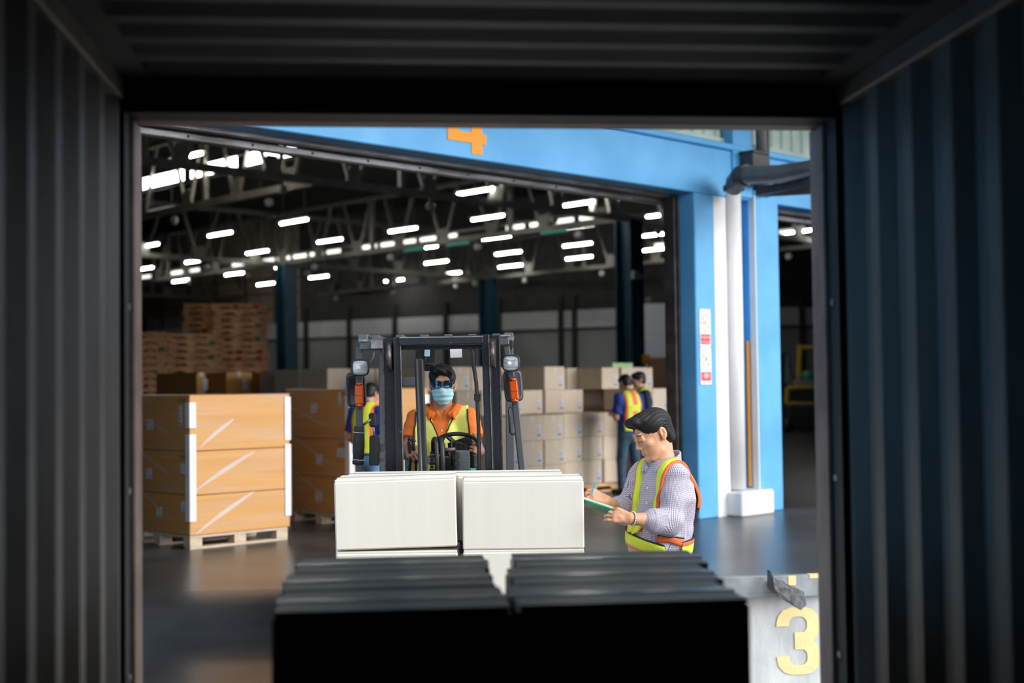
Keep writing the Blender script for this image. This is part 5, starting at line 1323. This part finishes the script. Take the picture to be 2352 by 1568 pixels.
worker(845, 0, 14.15, f0*.85+r0*.5, 'person in royal blue shirt and vest working behind the forklift mirror', 'navy', ['hivis', 'hiorange'], 'denimL', .35, arms='down', h=1.56)
tb = thing('tablet', 'dark tablet in the hands of the man in royal blue shirt', 'tablet', tuple(TW(.0, .34, 1.16)))
part('slab', MB().box(-.11, .11, -.07, .07, 0, .012, 0, .003), 'plastic', parent=tb); part('screen', MB().box(-.10, .10, -.06, .06, .012, .0135), 'ink', parent=tb)
# ================================================================== FORKLIFT
def forklift():
    DM = 7.98; DG = 8.22
    zf = -.28
    gx = at(1015, 1000, DG); root = thing('forklift', 'small black forklift facing the container, with headlamps, amber indicators and pale cartons', 'forklift', (gx[0], gx[1], zf))
    def P(n, mb, mt, parent=None, label=None, fix=False): return part(n, mb, mt, parent=parent or root, world=True, label=label, fix=fix)
    def down(xt, yt, xb, yb, d, zb=-.18):
        """line through two photo points at depth d, continued down to height zb"""
        a, b = at(xt, yt, d), at(xb, yb, d); t = (zb-a[2])/(b[2]-a[2]); return a, a+(b-a)*t
    def wpx(n, d): return n*d/3100
    # mast channels
    for nm, xt, yt, xb, w_, dd, mt in (('outer_mast_channel', 892, 776, 897.5, 24, .05, 'iron'), ('inner_mast_rail', 911.5, 774, 918, 17, 0, 'iron'), ('inner_mast_rail', 1114, 768, 1124, 17, 0, 'iron'), ('outer_mast_channel', 1136, 769, 1143.5, 22, .05, 'iron')):
        a, b = down(xt, yt, xb, 1085, DM+dd)
        ax = nrm(a-b); m = MB().beam(b, a, wpx(w_, DM), .014, side=r0, c=.003)
        e = 1 if nm.startswith('outer') else -1
        m.beam(b+f0*.05, a+f0*.05, .014, .10, side=r0)
        if nm.startswith('outer'):
            s = -1 if xt < 1000 else 1; m.beam(b+r0*s*wpx(w_/2, DM)+f0*.03, a+r0*s*wpx(w_/2, DM)+f0*.03, .008, .085, 1, side=r0)
            m2 = MB().beam(b-r0*s*wpx(w_/2+1.5, DM)-f0*.006, a-r0*s*wpx(w_/2+1.5, DM)-f0*.006+UP*0, .006, .05, side=r0)
            P('channel_flange', m2, 'blackt')
        else: m.beam(b+r0*wpx(w_/2, DM)-f0*.004, a+r0*wpx(w_/2, DM)-f0*.004, .004, .018, 2, side=r0)
        P(nm, m, [mt, 'ironR', 'greyL'])
    for x, xb in ((906.5, 912), (1124.5, 1134)):
        a, b = down(x, 778, xb, 1085, DM-.002); P('channel_gap', MB().beam(b, a, wpx(5.5, DM), .012, side=r0), 'blackt')
    # roller pulleys at the mast tops
    for x, y in ((894, 812), (1131, 806)):
        c = at(x, y+6, DM+.0); P('mast_pulley', MB().cyl(c-r0*.011, c+r0*.011, .075, n=24).cyl(c-r0*.014, c+r0*.014, .05, n=20), 'ironR')
        c2 = at(x, y, DM+.02); P('pulley_slot', MB().beam(c2-UP*.10, c2+UP*.07, .038, .012, side=r0, c=.004), 'blackt')
    # cross beams between the rails
    a, b = at(918, 784, DM), at(1110, 779, DM)
    P('mast_crossbar', MB().beam(a, b, .055, .05, side=f0, c=.004).beam(at(918, 775.5, DM), at(1110, 773, DM), .06, .006, 1, side=f0), ['iron', 'greyL'])
    P('mast_crossbar', MB().beam(at(920, 799, DM+.05), at(1110, 795, DM+.05), .04, .025, side=f0, c=.004), 'iron')
    P('mast_crossbar', MB().beam(at(920, 1010, DM+.07)-UP*.5, at(1120, 1006, DM+.07)-UP*.5, .05, .16, side=f0, c=.004), 'iron')
    P('side_bar', MB().beam(at(921, 876, DM+.02), at(956, 875.5, DM+.02), .03, .05, side=f0, c=.003), 'grey')
    # lift cylinder channel (middle left) and rods
    a, b = down(962, 824, 972, 1082, DM-.06); m = MB().beam(b, a, wpx(20, DM), .05, side=r0, c=.008); m.cyl(b+r0*-.012-f0*.027, a-r0*.012-f0*.027, .012, n=12)
    P('lift_cylinder', m, 'plastic')
    # hose on the right with clamp
    H_ = [at(1065, 795, DM+.05), at(1078, 796, DM+.04), at(1086, 803, DM+.03), at(1088, 815, DM+.02), at(1088, 840, DM+.02), at(1094, 880, DM+.02), at(1096, 920, DM+.02), at(1099, 980, DM+.02), at(1101, 1080, DM+.02), at(1103, 1150, DM+.02)]
    P('hydraulic_hose', MB().tube(H_, .0115, 12), 'rubber')
    P('hose_clamp', MB().beam(at(1089, 912, DM+.01), at(1104, 912, DM+.01), .03, .024, side=f0).beam(at(1089, 906, DM+.01), at(1104, 906, DM+.01), .035, .010, side=f0).beam(at(1089, 918, DM+.01), at(1104, 918, DM+.01), .035, .010, side=f0), 'plastic')
    for dx in (0, 13):
        P('hydraulic_hose', MB().tube([at(1004+dx, 1130, DM-.02), at(1004+dx, 1060, DM-.02), at(1002+dx, 1020, DM-.02), at(999+dx, 1008, DM+.02), at(996+dx, 1012, DM+.10), at(996+dx, 1040, DM+.14)], .0155, 14), 'rubber')
    for x in (992, 1050):
        m = MB()
        for k in range(16):
            c = at(x, 1040+k*8, DM-.0); m.beam(c-UP*.009, c+UP*.009, .030 if k % 2 else .020, .016, side=r0, c=.002)
        o = P('lift_chain', m, 'blackt'); o['kind'] = 'stuff'
    # small guard bracket (wire) in front of the wheel
    P('wire_bracket', MB().tube([at(998, 1040, DM+.05), at(998, 1004, DM+.05), at(1037, 1003, DM+.05), at(1038, 1070, DM+.05)], .0045, 8), 'plastic')
    P('valve_bar', MB().cyl(at(1010, 1034, DM+.04), at(1046, 1031, DM+.04), .013, n=12), 'ironR')
    P('front_panel', MB().beam(at(1062, 1150, DM+.03), at(1062, 1034, DM+.03), wpx(34, DM), .02, side=r0, c=.006), 'grey')
    P('dash_block', MB().beam(at(1030, 1150, DM+.12), at(1030, 1048, DM+.12), wpx(52, DM), .10, side=r0, c=.01), 'plastic')
    # overhead guard: legs, bar, roof
    P('guard_crossbar', MB().beam(at(826, 792, DG-.02), at(884, 790, DG-.02), .05, .065, side=f0, c=.006), ['grey']); P('bracket_end', MB().beam(at(826, 782, DG-.03), at(846, 782, DG-.03), .055, .012, side=f0).beam(at(852, 792, DG-.05), at(878, 791, DG-.05), .02, .05, side=f0, c=.003), 'greyL')
    P('guard_crossbar', MB().beam(at(1147, 781, DG-.02), at(1169, 780, DG-.02), .05, .065, side=f0, c=.006), ['grey']); P('bracket_end', MB().beam(at(1150, 771, DG-.03), at(1172, 770, DG-.03), .055, .010, side=f0).beam(at(1171, 770, DG-.03), at(1171.5, 780, DG-.03), .05, .008, side=r0), 'greyL')
    a, b = at(825, 788, DG), at(825, 1150, DG); P('guard_leg', MB().beam(at(825.5, 1300, DG), at(825.5, 796, DG), wpx(15, DG), .05, side=r0, c=.005), 'grey')
    P('guard_leg', MB().beam(at(1212, 1210, DG), at(1183, 921, DG), wpx(15.5, DG), .05, side=r0, c=.005).beam(at(1183, 925, DG), at(1168, 820, DG), wpx(15, DG), .05, side=r0, c=.005).beam(at(1168, 825, DG), at(1163, 795, DG), wpx(14, DG), .05, side=r0, c=.005), 'grey')
    P('leg_seam', MB().beam(at(1207, 1210, DG-.027), at(1176.5, 930, DG-.027), wpx(3, DG), .008, side=r0), 'blackt')
    zt = at(1015, 784, DG)[2]; 
    g0 = at(833, 792, DG); g1 = at(1168, 785, DG)
    for k in range(6):
        t = (k+.5)/6; p = g0+(g1-g0)*t; p[2] = zt+.03
        P('roof_bar', MB().beam(p+f0*.03, p+f0*1.25, .05, .03, side=r0, c=.004), 'grey')
    for s, p in ((0, g0), (1, g1)):
        q = p.copy(); q[2] = zt+.02; P('roof_side_rail', MB().beam(q, q+f0*1.3, .06, .06, side=r0, c=.006), 'grey')
        r_ = q+f0*1.3; P('rear_leg', MB().beam(r_, np.array([r_[0], r_[1], .55]), .06, .06, side=r0, c=.006), 'grey')
    q0_, q1_ = g0+f0*1.3, g1+f0*1.3; q0_[2] = q1_[2] = zt+.02; P('roof_rear_rail', MB().beam(q0_, q1_, .06, .06, side=f0, c=.006), 'grey')
    # headlamps
    for x, y, tl in ((827, 843.5, 0), (1174, 833.5, 0)):
        c = at(x, y, DG-.10); m = MB(); n = 28; rx, rz = .053, .050
        def se(k, s, dy): a = 2*math.pi*k/n; ca, sa = math.cos(a), math.sin(a); return c+r0*rx*s*math.copysign(abs(ca)**.55, ca)+UP*rz*s*math.copysign(abs(sa)**.55, sa)+f0*dy
        rings = [[se(k, s, dy) for k in range(n)] for s, dy in ((.86, .0), (.88, -.008), (1., -.004), (1.03, .012), (.98, .035), (.6, .06))]
        m.add([p for r in rings for p in r], [(i*n+k, i*n+(k+1) % n, (i+1)*n+(k+1) % n, (i+1)*n+k) for i in range(len(rings)-1) for k in range(n)]+[tuple(range((len(rings)-1)*n, len(rings)*n))], 0, True)
        hl = P('headlamp', m, 'rubber', fix=True)
        lens = MB(); vs = []; R = 6
        for i in range(R+1):
            s = .87*(1-i/R) if i < R else 0.; 
            for k in range(n): vs.append(se(k, max(s, .001), .002-.007*(1-(s/.87)**2)+.0))
        lens.add(vs, [(i*n+k, i*n+(k+1) % n, (i+1)*n+(k+1) % n, (i+1)*n+k) for i in range(R) for k in range(n)], 0, True)
        for k in range(9):
            z = -.034+k*.0085; hw = .044*math.sqrt(max(.1, 1-(z/.052)**4)); lens.beam(c+UP*z-r0*hw-f0*.004, c+UP*z+r0*hw-f0*.004, .004, .002, 0, side=f0)
        P('lens', lens, 'glassl', parent=hl, fix=True); P('reflector_spot', MB().sphere(c-r0*.008-f0*.003, (.017, .004, .013), 14), 'white', parent=hl)
        P('lamp_bracket', MB().beam(c+f0*.05-UP*.05, c+f0*.06+UP*.03, .04, .03, side=r0), 'grey')
    # mirrors (seen from behind)
    for x, y, w_, h, rl, mt in ((818, 895, 44, 80, -2.5, 'plastic'), (1179, 885, 41, 72, -3.5, 'mirrorback')):
        c = at(x, y, DG+.03); n = 32; m = MB(); rx, rz = wpx(w_/2, DG), wpx(h/2, DG); an = math.radians(rl); ux = r0*math.cos(an)+UP*math.sin(an)*-1; uz = UP*math.cos(an)+r0*math.sin(an)
        def se2(k, s, dy): a = 2*math.pi*k/n; ca, sa = math.cos(a), math.sin(a); return c+ux*rx*s*math.copysign(abs(ca)**.4, ca)+uz*rz*s*math.copysign(abs(sa)**.35, sa)+f0*dy
        rings = [[se2(k, s, dy) for k in range(n)] for s, dy in ((.80, .0), (.9, -.006), (1., .004), (1., .016), (.9, .02))]
        m.add([p for r in rings for p in r], [(i*n+k, i*n+(k+1) % n, (i+1)*n+(k+1) % n, (i+1)*n+k) for i in range(4) for k in range(n)]+[tuple(range(n))[::-1], tuple(range(4*n, 5*n))], 0, True)
        mo = P('mirror', m, mt, fix=True)
        P('mirror_rim', MB().tube([se2(k, 1., .004) for k in range(n)], .004, 6, closed=True), 'plastic' if mt != 'plastic' else 'grey', parent=mo)
    # amber indicators
    for x0_, y0_, x1_, y1_ in ((825, 883, 825, 929), (1178, 873, 1183, 918)):
        a, b = at(x0_, y0_, DG-.055), at(x1_, y1_, DG-.055); m = MB().beam(b, a, wpx(19, DG), .03, side=r0, c=.008); m.cyl(a, a+f0*.0001+UP*.012, wpx(9, DG), wpx(7, DG), n=16).cyl(b, b-UP*.012, wpx(9, DG), wpx(7, DG), n=16)
        io = P('amber_indicator', m, 'amber'); P('indicator_screw', MB().sphere(b-f0*.017, .004, 8).sphere(a-f0*.017, .004, 8), 'chrome', parent=io)['kind'] = 'stuff'
        mid = a+(b-a)*.55; P('lens_seam', MB().beam(mid-r0*.024-f0*.0155, mid+r0*.024-f0*.0155, .002, .002, side=f0), 'blackt', parent=io)
        P('indicator_base', MB().beam(b+f0*.02-UP*.02, a+f0*.02+UP*.02, wpx(13, DG), .02, side=r0), 'grey', parent=io)
    # foam sleeve with ties
    a, b = at(825.5, 978, DG), at(822.5, 1066, DG)
    P('foam_sleeve', MB().tube([a+(b-a)*t for t in (0, .02, .2, .5, .85, .87, .93, 1)], [.026, .031, .034, .037, .034, .031, .037, .034], 18), 'foam')
    for t in (.17, .88): P('cable_tie', MB().tube([a+(b-a)*t+r0*.037*math.cos(q)+f0*.037*math.sin(q)-UP*.004*math.cos(q) for q in np.linspace(0, 2*math.pi, 18)[:-1]], .0016, 5, closed=True), 'white')
    # phone holder, small console, lever, grab handle, cable
    P('phone_holder', MB().beam(at(857, 980, DG+.05), at(855, 948, DG+.05), .045, .03, side=r0, c=.010).beam(at(866, 972, DG+.06), at(864, 950, DG+.06), .012, .03, side=r0), 'plastic')
    P('holder_arm', MB().tube([at(833, 976, DG+.03), at(852, 963, DG+.04)], .008, 8).tube([at(858, 978, DG+.05), at(859, 1000, DG+.05)], .006, 8), 'greyL')
    P('side_console', MB().beam(at(860, 1068, DG+.04), at(861, 1000, DG+.04), wpx(23, DG), .06, side=r0, c=.006), 'plastic')
    P('console_arm', MB().beam(at(862, 1056, DG+.05), at(890, 1056, DG+.05), .03, .02, side=f0).beam(at(870, 1028, DG+.06), at(888, 1028, DG+.06), .03, .05, side=f0), 'grey')
    P('grab_handle', MB().tube([at(1177, 938, DG-.02), at(1172, 936, DG-.04), at(1169, 942, DG-.05), at(1172, 992, DG-.05), at(1176, 997, DG-.04), at(1183, 996, DG-.02)], .007, 8), 'plastic')
    P('lamp_cable', MB().tube([at(860, 803, DG-.03), at(858, 818, DG-.03), at(853, 828, DG-.03), at(847, 834, DG-.03)], .0035, 6), 'greyL')
    # hanging papers and black panel
    P('monitor_panel', MB().beam(at(977, 834, DG+.25), at(977, 802, DG+.25), wpx(46, DG), .012, side=r0, c=.002), 'plastic'); P('monitor_unit', MB().beam(at(985, 852, DG+.3), at(985, 836, DG+.3), .06, .03, side=r0, c=.004), 'plastic')
    # fire-extinguisher style ring bottom left
    P('gold_ring', MB().tube([at(866, 1094, DG)+r0*.055*math.cos(q)+f0*.055*math.sin(q) for q in np.linspace(0, 2*math.pi, 20)[:-1]], .006, 8, closed=True), 'amberbody')
    # steering column and wheel
    DS = DG+.03; c = at(1050, 1022, DS); nrmw = nrm(-f0*-.55+UP*.83); e1 = r0; e2 = nrm(np.cross(nrmw, e1)); rw = .132
    def wp(a, r=rw): return c+e1*r*math.cos(a)+e2*r*math.sin(a)
    sw = P('steering_wheel', MB().tube([wp(2*math.pi*k/40) for k in range(40)], .0125, 12, closed=True), 'rubber')
    P('spoke', MB().beam(c, wp(.25), .030, .012, side=nrmw).beam(c, wp(math.pi*.75), .03, .012, side=nrmw).beam(c, wp(math.pi*1.35), .03, .012, side=nrmw).sphere(c, (.045, .045, .03), 14), 'plastic', parent=sw)
    kn = wp(.28)+UP*.03; P('spinner_knob', MB().sphere(kn, .022, 14).cyl(kn-UP*.04, kn, .010, n=10), 'rubber', parent=sw)
    P('steering_column', MB().cyl(c-nrmw*.02, c-nrmw*.45-f0*.05, .05, .06, n=18), 'plastic')
    P('dash_cowl', MB().prism([at(1028, 1018, DG+.0)-UP*.0, at(1078, 1000, DG+.02), at(1086, 1014, DG+.02), at(1072, 1034, DG), at(1030, 1036, DG)], f0*.10), 'plastic', fix=True)
    for k, (x, y) in enumerate(((941, 1008), (950, 1012))):
        P('lever', MB().tube([at(x-2+6*k, 1100, DG+.02), at(x+2+5*k, 1050, DG+.03), at(x-2, y+8, DG+.03), at(x, y, DG+.03)], [.008, .009, .010, .012], 10).sphere(at(x, y, DG+.03), .014, 10), 'plastic')
    P('gaiter', MB().tube([at(1087, 1042+i*4, DG+.03) for i in range(9)], [.018+.004*(i % 2) for i in range(9)], 12), 'rubber')
    # seat
    pel, Fh, Lh, nb = DR
    sc = pel-UP*.17; P('seat_cushion', MB().beam(sc-Fh*.22, sc+Fh*.28, .48, .12, side=r0, c=.03), 'teal')
    bk = pel-Fh*.17; P('seat_back', MB().beam(bk-UP*.12, at(1012, 948, DR[0]@np.zeros(3)+8.55+.20) if False else bk+UP*.42, .46, .10, side=r0, c=.03), 'teal')
    # body: floor, hood, counterweight, wheels, fenders, carriage and forks
    b0 = at(1015, 1000, DG); b0[2] = 0.
    def B(x0, x1, y0, y1, z0, z1, n, mt, c=.02):
        m = MB().box(x0, x1, y0, y1, z0, z1, 0, c); m.v = [tuple(b0+r0*x+f0*y+UP*z) for x, y, z in m.v]; return P(n, m, mt)
    B(-.46, .46, -.02, 1.2, -.12, .02, 'chassis', 'amberbody'); B(-.46, .46, .60, 1.35, .02, sc[2]-.06, 'hood', 'amberbody', .04); B(-.50, .50, 1.30, 1.85, -.16, .62, 'counterweight', 'amberbody', .08)
    B(-.46, -.20, -.05, .25, .02, .22, 'fender', 'amberbody'); B(.20, .46, -.05, .25, .02, .22, 'fender', 'amberbody'); B(-.20, .30, .12, .20, .02, .55, 'dashboard', 'plastic')
    for x in (-.47, .37): 
        c_ = b0+r0*(x+.05)+f0*.05; c_[2] = -.28+.24; wh = P('wheel', MB().cyl(c_-r0*.08, c_+r0*.08, .24, n=28), 'rubber'); P('rim', MB().cyl(c_-r0*.085, c_+r0*.085, .12, n=20), 'amberbody', parent=wh)
    for x in (-.42, .42):
        c_ = b0+r0*x+f0*1.45; zz = dip(c_[0], c_[1]); c_[2] = zz+.20; wh = P('wheel', MB().cyl(c_-r0*.07, c_+r0*.07, .20, n=28), 'rubber'); P('rim', MB().cyl(c_-r0*.075, c_+r0*.075, .1, n=20), 'amberbody', parent=wh)
    m0 = b0+f0*(7.90-DG)
    for z in (-.05, .28): 
        m = MB().beam(m0-r0*.42+UP*z, m0+r0*.42+UP*z, .03, .09, side=f0, c=.004); P('carriage_bar', m, 'iron')
    for x in (-.28, .28):
        s = m0+r0*x-f0*.03; P('fork', MB().beam(s+UP*.33, s-UP*.155, .10, .035, side=r0, c=.004).beam(s-UP*.165, s-UP*.165-f0*.80, .10, .022, side=r0, c=.004), 'iron')
    # loose things on the truck
    n1 = thing('note', 'pale blue tag taped to the dark panel above the driver', 'note', tuple(at(981, 818, DG+.2))); part('sheet', MB().beam(at(981, 818, DG+.235), at(981.5, 802, DG+.235), wpx(13, DG), .002, side=r0), 'mask', parent=n1, world=True); part('string', MB().tube([at(979, 818, DG+.235), at(976, 832, DG+.235)], .003, 6), 'teal', parent=n1, world=True)
    n2 = part('paper_note', MB().beam(at(1048, 821, DG-.0), at(1047, 799, DG-.0), wpx(27, DG), .002, side=r0), 'white', world=True); tag(n2, 'white paper sheet hanging from the forklift roof, right of the driver head', 'paper')
forklift()

# ================================================================== YELLOW FORKLIFT FAR RIGHT
def far_forklift():
    base = atz(1845, 992, 0.); d = (base-CAM)@fw; rt = thing('forklift', 'yellow and black forklift parked far inside, seen through the right opening', 'forklift', tuple(base))
    def Q(x, y, dd=0.): return at(x, y, d+dd)
    def P(n, m, mt, **k): return part(n, m, mt, parent=rt, world=True, **k)
    s = d/3100
    P('body', MB().beam(Q(1850, 986, .3), Q(1850, 925, .3), 96*s, .9, side=r0, c=.1), 'plastic')
    fr = MB(); c4 = [Q(1809, 890), Q(1905, 886), Q(1905, 930), Q(1806, 926)]
    for a, b in zip(c4, c4[1:]+c4[:1]): fr.beam(a, b, 9*s, .12, side=f0, c=.02)
    P('window_frame', fr, 'yellow'); P('dark_window', MB().prism([p+f0*.1 for p in c4], f0*.02), 'rubber')
    P('plate', MB().beam(Q(1826, 934), Q(1860, 934), .15, 8*s, side=f0), 'yellow')
    P('mast_beam', MB().beam(Q(1834, 868, .3), Q(1837, 795, .3), 9*s, .15, side=r0, c=.02), 'yellow'); P('top_bar', MB().beam(Q(1832, 797, .3), Q(1870, 796, .3), 7*s, .12, side=f0), 'yellow')
    P('guard_leg', MB().beam(Q(1824, 880, .5), Q(1808, 812, .5), 6*s, .1, side=r0), 'grey'); P('guard_leg', MB().beam(Q(1806, 880, .5), Q(1808, 815, .5), 6*s, .1, side=r0), 'greyL')
    P('dark_side', MB().beam(Q(1797, 985, .8), Q(1797, 810, .8), 22*s, .3, side=r0), 'blackt')
    P('gas_tank', MB().sphere(Q(1856, 862, .2), (.2, .2, .17), 12), 'green'); P('hood', MB().beam(Q(1845, 885, .2), Q(1845, 872, .2), 40*s, .5, side=r0, c=.03), 'greyL')
    for x in (1808, 1880): P('wheel', MB().cyl(Q(x, 976, .0)-r0*.12, Q(x, 976, .0)+r0*.12, .22, n=18), 'rubber')
far_forklift()
